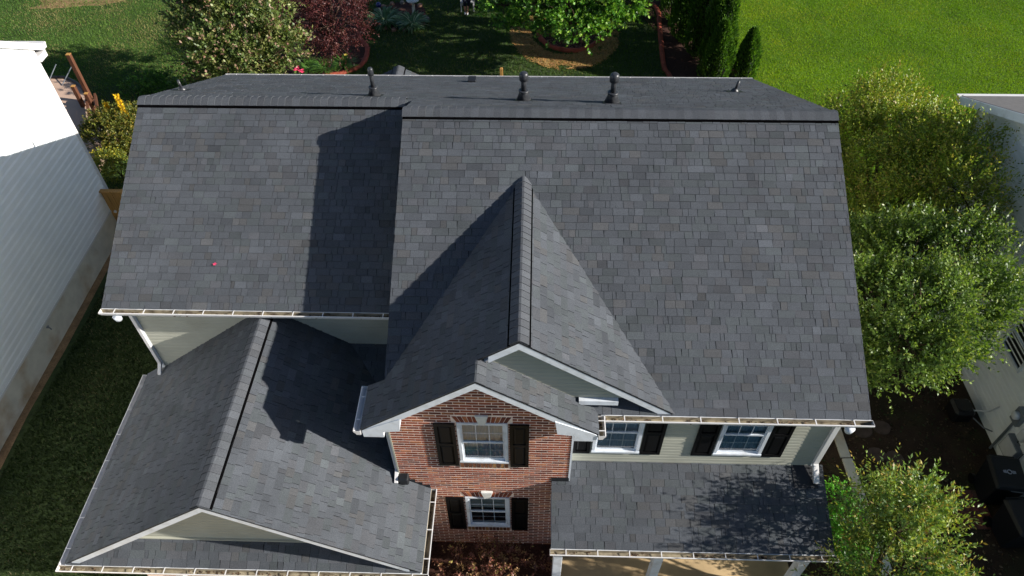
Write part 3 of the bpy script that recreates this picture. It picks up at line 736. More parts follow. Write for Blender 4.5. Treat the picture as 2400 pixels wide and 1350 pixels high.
G.prism([(-160, -120, 0), (180, -120, 0), (180, 220, 0), (-160, 220, 0)], [(-160, -120, -1), (180, -120, -1), (180, 220, -1), (-160, 220, -1)])
kind(G.build('ground', 'turf'), 'structure')

def blob(cx, cy, rx, ry, n=26, wob=.12, seed=0, a0=0, a1=2*math.pi):
    rr = random.Random(seed); ph = [rr.random()*6 for _ in range(4)]
    return [(cx+rx*math.cos(t)*(1+wob*math.sin(3*t+ph[0])+wob*.6*math.sin(5*t+ph[1])), cy+ry*math.sin(t)*(1+wob*math.sin(2*t+ph[2]))) for t in [a0+(a1-a0)*k/n for k in range(n)]]
def fan(name, ring, z, m, k='structure'):
    cx, cy = sum(p[0] for p in ring)/len(ring), sum(p[1] for p in ring)/len(ring); mb = MB()
    mb.v = [(cx, cy, z+.01)]+[(a, b, z) for a, b in ring]; n = len(ring)
    mb.f = [(0, 1+i, 1+(i+1) % n) for i in range(n)]; mb.c = [(0.1, .1, .1)]*n
    return kind(mb.build(name, m), k)
BEDS = []
def bed(name, ring, z, m): (BEDS.append(ring) if name != 'bare_earth' else None); return fan(name, ring, z, m)
def inpoly(x, y, ring):
    c = np.zeros(len(x), bool); n = len(ring)
    for i in range(n):
        (x1, y1), (x2, y2) = ring[i], ring[(i+1) % n]
        if y1 == y2: continue
        c ^= ((y1 > y) != (y2 > y)) & (x < (x2-x1)*(y-y1)/(y2-y1)+x1)
    return c
ringG = blob(3.95, 22.2, 1.35, 1.75, wob=.03, seed=3)
bed('mulch_bed', ringG, .012, 'mulch')
bed('bed_of_mulch', [(-9.5, 15), (-6, 17.2), (-5.4, 18.55), (-4.75, 18.85), (-4.3, 19.6), (-4.3, 20.3), (-4.75, 21.3), (-5.2, 23), (-6, 26), (-9.5, 26)], .012, 'mulch')
bed('mulch_border', [(7.9, 10.5), (7.75, 18.5), (7.62, 19.4), (7.68, 20.9), (7.8, 22.7), (7.8, 24.2), (7.0, 25.0), (5.5, 27), (9.6, 27), (9.9, 22), (10.7, 18.0), (10.9, 14), (10.6, 10.5)], .012, 'mulch')
bed('mulch_circle', blob(-3.35, 23.4, 1.15, 1.15, wob=.05, seed=5), .012, 'mulch')
bed('side_soil', [(8.0, -4.5), (13.6, -4.5), (13.6, 9.2), (8.0, 9.2)], .008, 'soil')
bed('bare_earth', blob(-18.4, 24.6, 2.0, .85, wob=.3, seed=8), .004, 'baresoil')
bed('front_bed', [(.0, -2.2), (3.0, -2.2), (3.0, 0), (.0, 0)], .012, 'mulch')
sheet('driveway', [(-9.5, -14), (.45, -14), (.45, -1.25), (-5.6, -1.25), (-7.6, -1.7)], .014, 'concrete', thick=.01); BEDS.append([(-9.5, -14), (.45, -14), (.45, -1.25), (-9.5, -1.25)])
mat('lawnbase', srgb(72, 100, 20), rough=.95, var=.3, scale=.5, speck=.35, speckscale=14, bump=1.0, bscale=40)
mat('yardbase', srgb(56, 78, 30), rough=.95, var=.3, scale=.5, speck=.35, speckscale=14, bump=1.0, bscale=40)
sheet('lawn', [(10.9, 9.2), (120, 9.2), (120, 160), (-6, 160), (-6, 32), (9.6, 27.2), (9.9, 22), (10.7, 18.0), (10.9, 14)], .004, 'lawnbase')
sheet('left_lawn', [(-90, 12.2), (-18.3, 12.2), (-16.4, 17.6), (-10, 18), (-9.6, 29), (-9.6, 90), (-90, 90)], .003, 'yardbase')
sheet('walkway', [(.45, -3.4), (8.2, -3.4), (8.2, -2.4), (.45, -2.4)], .012, 'concrete', thick=.01)
clay_strip = bed('clay_strip', [(-10.3, -4), (-10.08, -4), (-10.02, 1), (-10.1, 3), (-10.05, 5), (-10.12, 9.9), (-10.3, 9.9)], .010, 'baresoil')

def curb(name, pts, label, wd=.16, ht=.09, closed=False, m='clay'):
    mb = MB(); P = [Vector((a, b, 0)) for a, b in pts]; n = len(P)
    rings = []
    for k in range(n):
        d = (P[(k+1) % n]-P[k-1]) if closed or 0 < k < n-1 else (P[min(k+1, n-1)]-P[max(k-1, 0)])
        d.normalize(); s = Vector((d.y, -d.x, 0)); w_ = wd*(1+random.uniform(-.08, .08)); i = len(mb.v)
        mb.v += [tuple(P[k]+s*w_*a+Vector((0, 0, ht*b*(1+random.uniform(-.05, .05))))) for a, b in ((-.5, -.1), (-.46, .6), (-.25, 1), (.25, 1), (.46, .6), (.5, -.1))]; rings.append(i)
    for A, B in zip(rings, rings[1:]+([rings[0]] if closed else [])):
        for j in range(5): mb.f.append((A+j, B+j, B+j+1, A+j+1)); mb.c.append((.2, .1, .08))
    return tag(mb.build(name, m, smooth=True), label, 'garden edging')
def smooth_path(pts, n=6):
    out = []
    for k in range(len(pts)-1):
        p0, p1, p2, p3 = pts[max(k-1, 0)], pts[k], pts[k+1], pts[min(k+2, len(pts)-1)]
        for j in range(n):
            t = j/n; out.append(tuple(.5*((2*p1[i])+(-p0[i]+p2[i])*t+(2*p0[i]-5*p1[i]+4*p2[i]-p3[i])*t*t+(-p0[i]+3*p1[i]-3*p2[i]+p3[i])*t**3) for i in (0, 1)))
    return out+[pts[-1]]
curb('garden_edging', ringG, 'red clay edging ring around the bright green tree in the back lawn', wd=.2, ht=.13, closed=True)
curb('garden_edging', smooth_path([(-6.9, 17.6), (-5.75, 18.5), (-5.1, 18.72), (-4.55, 19.1), (-4.33, 19.7), (-4.4, 20.7), (-4.85, 21.5), (-5.1, 23)]), 'curved red clay edging around the burgundy tree and daylilies', wd=.2)
curb('garden_edging', smooth_path([(7.75, 16), (7.76, 18.5), (7.6, 19.3), (7.66, 20.9), (7.76, 22.6), (7.8, 24.1), (7.2, 25.0), (5.5, 26.6)]), 'long red clay edging between the back lawn and the evergreen bed', wd=.2)
for k in range(15):
    a = -.2-k*2*math.pi/17; x, y = -3.35+1.2*math.cos(a), 23.3+1.2*math.sin(a)
    mb = MB(); s = .16
    pts = [(math.cos(t)*s*(.9+random.random()*.25), math.sin(t)*s*.75*(.9+random.random()*.25)) for t in [j*math.pi/3.5 for j in range(7)]]
    mb.prism([(p*.75, q*.75, .10) for p, q in pts], [(p, q, -.02) for p, q in pts], (.22, .12, .08) if k % 3 else (.2, .17, .13))
    o = mb.build('edging_stone', 'tinted', bevel=.02); o.location = (x, y, 0); o.rotation_euler.z = a
    tag(o, 'reddish edging stone in the ring around the hostas by the birdbath', 'edging stone', 'stones around the hosta bed')

# grass blades
def vnoise(x, y, sc, seed):
    r_ = np.random.default_rng(seed); g = r_.random((64, 64)); xs, ys = x*sc, y*sc; xi, yi = np.floor(xs).astype(int), np.floor(ys).astype(int); fx, fy = xs-xi, ys-yi
    fx = fx*fx*(3-2*fx); fy = fy*fy*(3-2*fy); G_ = lambda i, j: g[i % 64, j % 64]
    return (G_(xi, yi)*(1-fx)+G_(xi+1, yi)*fx)*(1-fy)+(G_(xi, yi+1)*(1-fx)+G_(xi+1, yi+1)*fx)*fy
# pine straw around the green tree ring
def straw():
    n = 24000; a = rng.random(n)*2*np.pi; r = 1+rng.random(n)**1.5*.55; x = 3.95+1.45*r*np.cos(a)-.2; y = 22.1+1.85*r*np.sin(a)-.1
    th = rng.random(n)*np.pi; keep = (vnoise(x, y, 1.6, 77)*.6+vnoise(x, y, 6, 78)*.4 > .25+.5*rng.random(n)) & ((np.sin(a) < .1) | (rng.random(n) < .3)); x, y = x[keep], y[keep]; n = len(x); th = th[:n] if False else rng.random(n)*np.pi; L_ = .05+rng.random(n)*.10; w_ = .006+rng.random(n)*.006; z = .015+rng.random(n)*.03
    d = np.stack([np.cos(th)*L_, np.sin(th)*L_, (rng.random(n)-.5)*.05], 1); s = np.stack([-np.sin(th)*w_, np.cos(th)*w_, 0*th], 1); p = np.stack([x, y, z], 1)
    v = np.stack([p-d-s, p+d-s, p+d+s, p-d+s], 1).reshape(-1, 3)
    pal = np.array([(.48, .24, .07), (.52, .32, .11), (.36, .17, .06), (.36, .24, .10)])[rng.integers(0, 4, n)]*(.7+.5*rng.random((n, 1)))
    return quads('pine_straw', v, pal, 'straw')
def quads(name, v, tint, m, parent=None, per=4):
    n = len(v)//per; me = bpy.data.meshes.new(name); me.vertices.add(len(v)); me.vertices.foreach_set('co', v.astype(np.float32).ravel())
    me.loops.add(len(v)); me.loops.foreach_set('vertex_index', np.arange(len(v), dtype=np.int32)); me.polygons.add(n)
    me.polygons.foreach_set('loop_start', np.arange(0, len(v), per, dtype=np.int32)); me.polygons.foreach_set('loop_total', np.full(n, per, dtype=np.int32))
    at = me.attributes.new('tint', 'FLOAT_COLOR', 'FACE'); at.data.foreach_set('color', np.concatenate([tint, np.ones((n, 1))], 1).astype(np.float32).ravel())
    me.update(calc_edges=True); me.materials.append(MATS[m]); o = bpy.data.objects.new(name, me); C.objects.link(o)
    if parent: o.parent = parent
    return o
kind(straw(), 'stuff')

def grass(name, ring, n, c1, c2, c3, h=.07, wd=.012, dry=.2, seed=1):
    xs = [p[0] for p in ring]; ys = [p[1] for p in ring]
    x = rng.uniform(min(xs), max(xs), n); y = rng.uniform(min(ys), max(ys), n); k = inpoly(x, y, ring)
    for b in BEDS: k &= ~inpoly(x, y, b)
    k &= ~((x > xwA-.1) & (x < xwB+.1) & (y > yBw) & (y < Dk-.4)); k &= ~((x > gL+.7) & (x < .5) & (y > -1.4) & (y < 3))
    x, y = x[k], y[k]; n = len(x)
    a = rng.random(n)*2*np.pi; hh = h*(.5+rng.random(n)); ln = hh*(.25+.7*rng.random(n))*.8; b = rng.random(n)*2*np.pi
    p = np.stack([x, y, np.full(n, -.004)], 1); s = np.stack([np.cos(a)*wd, np.sin(a)*wd, 0*a], 1); t = p+np.stack([np.cos(b)*ln, np.sin(b)*ln, hh], 1)
    v = np.stack([p-s, p+s, t], 1).reshape(-1, 3)
    f = (vnoise(x, y, .28, seed)*.5+vnoise(x, y, 1.7, seed+1)*.25+vnoise(x*.96+y*.26, y*.12, 1.6, seed+3)*.25)[:, None]; f = np.clip((f-.5)*1.6+.5, 0, 1); g = (vnoise(x, y, .8, seed+2)**2)[:, None]
    c1, c2, c3 = map(np.array, (c1, c2, c3)); tint = (c1*(1-f)+c2*f)*(.65+.7*rng.random((n, 1)))
    m = (rng.random((n, 1)) < dry*g*2); tint = np.where(m, c3*(.7+.6*rng.random((n, 1))), tint)
    return kind(quads(name, v, tint, 'grassblade', per=3), 'stuff')
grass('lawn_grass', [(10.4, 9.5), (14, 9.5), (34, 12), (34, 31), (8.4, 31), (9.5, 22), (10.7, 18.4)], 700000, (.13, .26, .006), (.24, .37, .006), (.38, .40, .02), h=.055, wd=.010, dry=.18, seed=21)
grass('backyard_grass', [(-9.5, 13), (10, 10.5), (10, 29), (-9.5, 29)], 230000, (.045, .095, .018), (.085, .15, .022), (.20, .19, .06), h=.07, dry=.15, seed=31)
grass('yard_grass', [(-30, 12), (-9.5, 10.5), (-9.0, 29), (-30, 33)], 280000, (.085, .17, .03), (.125, .215, .035), (.28, .24, .10), h=.065, dry=.35, seed=41)
grass('strip_grass', [(-9.95, -5), (-5.3, -5), (-5.0, 10), (-9.9, 10.5)], 110000, (.015, .029, .008), (.028, .046, .011), (.16, .14, .08), h=.06, dry=.12, seed=51)  # blade colours darkened to deepen the shade between the houses
grass('weeds', [(8.1, -4), (13.5, -4), (13.5, 9), (8.1, 9)], 100, (.03, .05, .012), (.05, .075, .02), (.1, .08, .05)) if False else None

# ------------------------------------------------------------------ neighbouring houses
def boards(parent, x, nx, y0, y1, z0, z1, expo, m, roofz=None, skip=None):
    r = 0; z = z0
    while z < z1:
        m_ = lap([(y0, z), (y1, z), (y1, min(z+expo, z1)), (y0, min(z+expo, z1))], z, expo, ccw(roofz) if roofz else None, lambda u, zz, d: (x+nx*d, u, zz))
        if m_.f: m_.build('siding_board', m, parent)
        z += expo
# left house: gable wall faces right; rear eave at y = 11.9
lh = empty('house', 'white-sided neighbouring house on the left, its side wall half in bright sun', 'house')
LX = -10.3; LYR, LYF = 9.95, -7.0; LZ = 6.05
lz = lambda y: LZ+.62*(min(LYR+.3-y, y-(LYF-.3)))
prof = [(LYF, 0), (LYR, 0), (LYR, lz(LYR)-.1), ((LYR+LYF)/2, lz((LYR+LYF)/2)-.1), (LYF, lz(LYF)-.1)]
MB().prism([(LX-.02, a, b) for a, b in prof], [(LX-9, a, b) for a, b in prof]).build('wall', 'sidingwhite', lh)
boards(lh, LX, 1, LYF, LYR-.09, .92, 11.3, .20, 'sidingwhite', roofz=prof)
MB().box(LX-.03, LX+.03, LYR-.09, LYR+.02, .9, lz(LYR)-.1).build('corner_trim', 'gutterwhite', lh)
MB().box(LX, LX+.035, LYF, LYR-.1, .86, .92).build('starter_strip', 'gutterwhite', lh)
MB().box(LX-.2, LX+.012, LYF, LYR, -.1, .86).build('foundation', 'foundation', lh)
mbr = MB(); ym = (LYR+LYF)/2
for sgn in (1, -1):
    ye = LYR+.35 if sgn > 0 else LYF-.35
    mbr.prism([(LX+.06, ye, lz(ye)), (LX+.06, ym, lz(ym)), (LX-9, ym, lz(ym)), (LX-9, ye, lz(ye))], [(LX+.06, ye, lz(ye)-.08), (LX+.06, ym, lz(ym)-.08), (LX-9, ym, lz(ym)-.08), (LX-9, ye, lz(ye)-.08)], (.10, .10, .10))
mbr.build('roof', 'tinted', lh)
for sgn in (1, -1):
    ye = LYR+.35 if sgn > 0 else LYF-.35
    MB().prism([(LX+.09, ye, lz(ye)-.01), (LX+.09, ym, lz(ym)-.01), (LX+.09, ym, lz(ym)-.2), (LX+.09, ye, lz(ye)-.2)], [(LX+.06, ye, lz(ye)-.01), (LX+.06, ym, lz(ym)-.01), (LX+.06, ym, lz(ym)-.2), (LX+.06, ye, lz(ye)-.2)]).build('rake_board', 'gutterwhite', lh)
    MB().prism([(LX+.06, ye, lz(ye)-.14), (LX+.06, ym, lz(ym)-.14), (LX, ym, lz(ym)-.14), (LX, ye, lz(ye)-.14)], [(LX+.06, ye, lz(ye)-.16), (LX+.06, ym, lz(ym)-.16), (LX, ym, lz(ym)-.16), (LX, ye, lz(ye)-.16)]).build('soffit', 'gutterwhite', lh)
MB().prism([(a, LYR+.0, b) for a, b in ((LX+.09, LZ-.36), (LX+.09, LZ-.2), (LX-9, LZ-.2), (LX-9, LZ-.36))], [(a, LYR+.34, b) for a, b in ((LX+.09, LZ-.36), (LX+.09, LZ-.2), (LX-9, LZ-.2), (LX-9, LZ-.36))]).build('eave_box', 'gutterwhite', lh)
MB().prism([(LX+.10, b, c) for b, c in ((LYR+.36, LZ-.18), (LYR+.44, LZ-.18), (LYR+.49, LZ-.05), (LYR+.36, LZ-.05))], [(LX-9, b, c) for b, c in ((LYR+.36, LZ-.18), (LYR+.44, LZ-.18), (LYR+.49, LZ-.05), (LYR+.36, LZ-.05))]).build('gutter', 'gutterwhite', lh)
MB().tube([(LX+.02, 9.75, 1.0), (LX+.16, 9.75, .96), (LX+.16, 9.55, .86)], .045, 8).build('drain_elbow', 'gutterwhite', lh)
sp = MB().tube([(LX+.0, 5.15, .75), (LX+.10, 5.15, .75), (LX+.12, 5.15, .68)], .018, 8).build('spigot', 'metalgrey', lh)
MB().tube([(LX+.08, 5.15, .80), (LX+.08, 5.15, .81)], .035, 8).build('handle', 'metalgrey', sp)

# right house: gable wall faces left, all in shade
rh = empty('house', 'grey-blue sided neighbouring house on the right, in shade behind the trees', 'house')
RX = 13.6; RYR, RYF = 9.2, 4.7
rz_ = lambda y: 5.2+.46*(min(RYR+.3-y, y-(RYF-.3)))
prof = [(RYF, 0), (RYR, 0), (RYR, rz_(RYR)-.1), ((RYR+RYF)/2, rz_((RYR+RYF)/2)-.1), (RYF, rz_(RYF)-.1)]
MB().prism([(RX+.02, a, b) for a, b in prof], [(RX+9, a, b) for a, b in prof]).build('wall', 'sidingwhite', rh)
boards(rh, RX, -1, RYF, RYR-.09, .2, 7.2, .135, 'sidingwhite', roofz=prof)
MB().box(RX-.03, RX+.03, RYR-.09, RYR+.02, .2, 5.1).build('corner_trim', 'gutterwhite', rh)
ym = (RYR+RYF)/2; mbr = MB()
for sgn in (1, -1):
    ye = RYR+.35 if sgn > 0 else RYF-.35
    mbr.prism([(RX-.38, ye, rz_(ye)), (RX-.38, ym, rz_(ym)), (RX+9, ym, rz_(ym)), (RX+9, ye, rz_(ye))], [(RX-.38, ye, rz_(ye)-.06), (RX-.38, ym, rz_(ym)-.06), (RX+9, ym, rz_(ym)-.06), (RX+9, ye, rz_(ye)-.06)], (.17, .16, .155))
    MB().prism([(RX-.42, ye, rz_(ye)-.01), (RX-.42, ym, rz_(ym)-.01), (RX-.42, ym, rz_(ym)-.22), (RX-.42, ye, rz_(ye)-.22)], [(RX-.385, ye, rz_(ye)-.01), (RX-.385, ym, rz_(ym)-.01), (RX-.385, ym, rz_(ym)-.22), (RX-.385, ye, rz_(ye)-.22)]).build('rake_board', 'trim', rh)
    MB().prism([(RX-.38, ye, rz_(ye)-.2), (RX-.38, ym, rz_(ym)-.2), (RX, ym, rz_(ym)-.2), (RX, ye, rz_(ye)-.2)], [(RX-.38, ye, rz_(ye)-.22), (RX-.38, ym, rz_(ym)-.22), (RX, ym, rz_(ym)-.22), (RX, ye, rz_(ye)-.22)]).build('soffit', 'trim', rh)
mbr.build('roof', 'tinted', rh)
g = MB(); g.prism([(RX-.42, b, c) for b, c in ((RYR+.36, 5.02), (RYR+.45, 5.02), (RYR+.50, 5.14), (RYR+.36, 5.14))], [(RX+9, b, c) for b, c in ((RYR+.36, 5.02), (RYR+.45, 5.02), (RYR+.50, 5.14), (RYR+.36, 5.14))])
g = g.build('gutter', 'gutterwhite', rh)
MB().box(RX+.02, RX+7, -3.2, RYF+.02, 0, 3.35).build('lower_wall', 'sidingwhite', rh)
boards(rh, RX, -1, -3.2, RYF, .2, 3.3, .135, 'sidingwhite')
MB().prism([(RX-.02, -3.5, 3.36), (RX-.02, RYF-.4, 3.36), (RX+4, RYF-.4, 4.4), (RX+4, -3.5, 4.4)], [(RX-.02, -3.5, 3.27), (RX-.02, RYF-.4, 3.27), (RX+4, RYF-.4, 4.3), (RX+4, -3.5, 4.3)], (.12, .12, .12)).build('lower_roof', 'tinted', rh)
wn = MB(); wn.box(RX-.05, RX+.0, 3.35, 3.42, 1.95, 3.0); wn.box(RX-.05, RX+.0, 4.2, 4.27, 1.95, 3.0); wn.box(RX-.05, RX, 3.42, 4.2, 1.95, 2.02); wn.box(RX-.05, RX, 3.42, 4.2, 2.93, 3.0); wn.box(RX-.045, RX, 3.42, 4.2, 2.46, 2.51)
wn = wn.build('window', 'trim', rh); MB().box(RX-.02, RX-.018, 3.42, 4.2, 2.02, 2.46).build('pane', 'black', wn); MB().box(RX-.02, RX-.018, 3.42, 4.2, 2.51, 2.93).build('pane', 'black', wn)

mt = empty('electric_meter', 'grey electric meter box with round dial and conduit on the shaded right wall', 'meter', (RX-.02, 2.55, 1.4))
MB().box(-.12, 0, -.14, .14, -.22, .22).build('case', 'metalgrey', mt, bevel=.01)
MB().tube([(-.12, 0, .05), (-.2, 0, .05), (-.22, 0, .05)], [.1, .1, .07], 16).build('dial', 'whiteplastic', mt, smooth=True)
MB().tube([(-.06, 0, -.22), (-.06, 0, -1.4)], .03, 8).build('conduit', 'metalgrey', mt)
for k, (y, z, sx, sy, lb) in enumerate(((2.15, 1.25, .12, .20, 'small beige utility box next to the meter, nearer the meter of the two'), (1.85, 1.25, .16, .22, 'beige utility box on the shaded right wall, further from the meter'))):
    b = empty('utility_box', lb, 'utility box', (RX-.02, y, z)); b['group'] = 'utility boxes on the right wall'
    MB().box(-sx, 0, -sy/2, sy/2, -.15, .15).build('case', 'whiteplastic', b, bevel=.012); MB().box(-sx-.008, -sx, -sy/2+.02, sy/2-.02, -.12, .12).build('door', 'whiteplastic', b)
    MB().tube([(-.05, 0, -.15), (-.05, 0, -1.2)], .012, 6).build('cable', 'metaldark', b)
pb_ = empty('breaker_panel', 'large pale panel box low on the right wall above the bins', 'panel box', (RX-.02, 2.15, .75))
MB().box(-.14, 0, -.25, .25, -.32, .2).build('case', 'metalgrey', pb_, bevel=.01); MB().box(-.15, -.14, -.22, .22, -.28, .16).build('door', 'whiteplastic', pb_)
ac = empty('air_conditioner', 'small dark round-cornered outdoor unit with pipes beside the right wall', 'air conditioner', (13.05, 3.45, 0))
MB().box(-.24, .24, -.24, .24, .04, .45).build('casing', 'metaldark', ac, bevel=.06); MB().tube([(0, 0, .45), (0, 0, .475)], .19, 20).build('fan_grille', 'metaldark', ac)
MB().tube([(.2, -.1, .4), (.42, -.25, .6), (.53, -.3, .9)], .02, 8).build('pipe', 'whiteplastic', ac); MB().tube([(.2, -.25, .3), (.3, -.55, .35), (.5, -.62, .3)], .016, 8).build('hose', 'metalgrey', ac)
def bin_(x, y, rz, lb, mark):
    b = empty('trash_bin', lb, 'trash bin', (x, y, 0)); b.rotation_euler.z = rz; b['group'] = 'wheeled bins by the right wall'
    MB().prism([(-.40, -.32, .98), (.36, -.32, .98), (.36, .32, .98), (-.40, .32, .98)], [(-.28, -.25, .06), (.30, -.25, .06), (.30, .25, .06), (-.28, .25, .06)]).build('bin_body', 'bin', b, bevel=.02)
    l = MB().prism([(-.38, -.30, 1.08), (.34, -.30, 1.10), (.34, .30, 1.10), (-.38, .30, 1.08)], [(-.44, -.35, .985), (.40, -.35, .985), (.40, .35, .985), (-.44, .35, .985)]).build('lid', 'bin', b, bevel=.02)
    MB().bar((.42, -.26, .99), (.42, .26, .99), .03, .03).build('handle', 'bin', b)
    MB().bar((-.445, -.27, 1.0), (-.445, .05, 1.0), .012, .012).build('lid_highlight_strip', 'metalgrey', b)
    for s in (-1, 1): MB().tube([(.30, s*.24, .12), (.30, s*.31, .12)], .12, 14).build('wheel', 'black', b)
    if mark:      # small white emblem on the lid: ring with two wings
        e = MB(); zt = 1.098
        for t in range(12):
            a, c_ = t*math.pi/6, (t+1)*math.pi/6
            e.prism([(-.02+.055*math.cos(q)*k, .0+.055*math.sin(q)*k, zt+.004) for q, k in ((a, 1), (c_, 1), (c_, .72), (a, .72))], [(-.02+.055*math.cos(q)*k, .0+.055*math.sin(q)*k, zt-.01) for q, k in ((a, 1), (c_, 1), (c_, .72), (a, .72))])
        for s in (-1, 1):
            for j in (-1, 0, 1): e.prism([(-.02+j*.028-.008, s*.065, zt+.004), (-.02+j*.028+.008, s*.065, zt+.004), (-.02+j*.02+.004, s*.13, zt+.004), (-.02+j*.02-.004, s*.13, zt+.004)], [(-.02+j*.028-.008, s*.065, zt-.01), (-.02+j*.028+.008, s*.065, zt-.01), (-.02+j*.02+.004, s*.13, zt-.01), (-.02+j*.02-.004, s*.13, zt-.01)])
        kind(e.build('emblem', 'binmark', b), 'stuff')
bin_(12.95, 1.35, 1.45, 'black wheeled bin with a small white emblem on its lid, nearer the meter', True)
bin_(12.95, .35, 1.62, 'black wheeled bin without emblem, lower one at the right edge', False)
# brick pad, edging boards, stepping stones in the side yard
pad = empty('brick_pad', 'small pad of red bricks laid flat beside the bins', 'brick pad', (12.45, 1.0, 0))
for r in range(9):
    for k in range(4):
        MB().box(-.45+k*.21, -.45+k*.21+.2, -.5+r*.105, -.5+r*.105+.095, 0, .035+random.uniform(0, .008), (.16*random.uniform(.7, 1.2), .06, .045)).build('brick', 'tinted', pad)
for k, (a, b) in enumerate((((9.95, 4.0), (10.0, 2.2)), ((10.02, 2.17), (10.08, .6)), ((10.09, .57), (10.15, -1.2)), ((10.16, -1.23), (10.2, -3.2)))):
    o = MB().bar((*a, .03), (*b, .03), .24, .07).build('stone_curb', 'foundation', bevel=.01)
    tag(o, ['farthest length of the long stone curb strip beside the house, mostly under the tree', 'second length of the stone curb strip, beside the round stepping stones', 'third length of the stone curb strip, behind the bright green bush', 'nearest length of the stone curb strip, under the front tree'][k], 'curb', 'stone curb strips in the side yard')
mat('darkstone', srgb(84, 70, 62), rough=.95, var=.3, scale=6, bump=.6)  # dark brown-grey stone tone, mottled by noise
for k, (x, y) in enumerate(((10.62, 2.95), (11.1, 3.05), (10.75, 2.3), (11.15, 2.2))):
    ring = blob(0, 0, .22, .20, n=12, wob=.06, seed=30+k)
    o = MB().prism([(a, b, .045) for a, b in ring], [(a*1.05, b*1.05, -.02) for a, b in ring]).build('stepping_stone', 'darkstone'); o.location = (x, y, 0)
    tag(o, ['far left', 'far right', 'near left', 'near right'][k]+' one of four round stepping stones in the dark side yard', 'stepping stone', 'stepping stones')

# ------------------------------------------------------------------ left yard: patio, posts, gate
pt = [(-16.6, 17.2), (-15.9, 17.45), (-15.3, 17.45), (-14.75, 17.1), (-14.2, 16.6), (-13.5, 15.8), (-12.85, 14.9), (-12.3, 13.7), (-12.15, 12.6), (-12.6, 11.6), (-17, 11.5), (-18, 14)]
pa = empty('patio', 'tan raised patio with a curved dark metal rim behind the left house', 'patio', (-14.5, 14.5, 0))
loc = lambda pts: [(a+14.5, b-14.5) for a, b in pts]
MB().prism([(a, b, .5) for a, b in ccw(loc(pt))], [(a, b, -.02) for a, b in ccw(loc(pt))]).build('slab', 'tarp', pa)
q = loc(pt[:8]); rm = MB().tube([(a, b, .54) for a, b in q], .055, 8).build('rim', 'metaldark', pa, smooth=True)
MB().tube([(a*1.03, b*1.02, .44) for a, b in q], .03, 8).build('lower_rail', 'metaldark', pa, smooth=True)
for x, y, dx in ((-15.75, 17.4, .22), (-15.15, 17.25, .28)): MB().tube([(x+14.5-.1, y-14.5-.3, .5), (x+14.5+dx, y-14.5+.2, 1.0)], .018, 6).build('rod', 'metalgrey', pa)
MB().tube([(-14.18+14.5, 16.62-14.5, .5), (-14.18+14.5, 16.62-14.5, .68)], [.13, .10], 12).build('pivot_cap', 'metaldark', pa)
for k, (x, y, h, s) in enumerate(((-13.62, 15.85, 2.45, .14), (-13.85, 15.6, 1.35, .13), (-13.3, 15.3, 1.25, .12))):
    p_ = empty('wooden_post', ['tallest brown timber post beside the tan patio', 'shorter brown post against the patio rim, left of the tall one', 'short brown post behind the round bush'][k], 'post', (x, y, 0)); p_['group'] = 'brown posts by the patio'
    MB().box(-s/2, s/2, -s/2, s/2, 0, h).build('shaft', 'woodbrown', p_, bevel=.006); MB().box(-s/2-.004, s/2+.004, -s/2-.004, s/2+.004, h+.001, h+.012).build('end_grain', 'woodtan', p_)
bm = empty('timber_rail', 'brown timber rails running low between the posts by the patio', 'rail', (-13.2, 15.0, 0))
for k, (dx, z) in enumerate(((0, .9), (.34, .9))): MB().bar((-.45+dx, .75, z), (.55+dx, -1.2, z), .07, .14).build('rail', 'woodbrown', bm)
gt = empty('wooden_gate', 'tan wooden gate in the gap beside the white house', 'gate', (-9.5, 9.6, 0))
for k in range(10): MB().box(-.78+k*.16, -.78+k*.16+.148, -.012, .012, .05, 1.62+.02*random.random()).build('board', 'woodtan', gt)
MB().box(-.8, .84, .014, .05, 1.3, 1.4).build('cross_rail', 'woodtan', gt); MB().box(-.8, .84, .014, .05, .3, .4).build('cross_rail', 'woodtan', gt); MB().box(-.82, .86, -.07, .07, 1.645, 1.68).build('top_cap', 'woodtan', gt)
st = empty('wooden_stake', 'short tan wooden stake in the grass just beyond the rear eave', 'stake', (1.22, 18.35, 0)); MB().box(-.06, .06, -.05, .05, 0, .5).build('shaft', 'woodtan', st, bevel=.006); MB().prism([(-.03, -.02, .56), (.03, -.02, .56), (.03, .02, .56), (-.03, .02, .56)], [(-.06, -.05, .5), (.06, -.05, .5), (.06, .05, .5), (-.06, .05, .5)]).build('pointed_top', 'woodtan', st)

# ------------------------------------------------------------------ birdbath, pots, chair and person
bb = empty('birdbath', 'pale round birdbath on a grey pedestal behind the hostas', 'birdbath', (-2.75, 23.3, 0))
MB().tube([(0, 0, 0), (0, 0, .06), (0, 0, .12), (0, 0, .6), (0, 0, .68)], [.16, .15, .07, .055, .09], 16).build('pedestal', 'foundation', bb, smooth=True)
MB().tube([(0, 0, .66), (0, 0, .74), (0, 0, .77), (0, 0, .75), (0, 0, .71)], [.09, .27, .28, .25, .05], 24).build('bowl', 'stonekey', bb, smooth=True)
b_ = empty('bucket', 'teal plastic bucket between the two hostas', 'bucket', (-3.22, 22.25, 0)); MB().tube([(0, 0, 0), (0, 0, .24), (0, 0, .26), (0, 0, .25), (0, 0, .03)], [.09, .12, .13, .11, .08], 16).build('body', 'tealplastic', b_, smooth=True); MB().tube([(-.12, 0, .24), (-.06, 0, .32), (.06, 0, .32), (.12, 0, .24)], .006, 6).build('handle', 'metalgrey', b_)
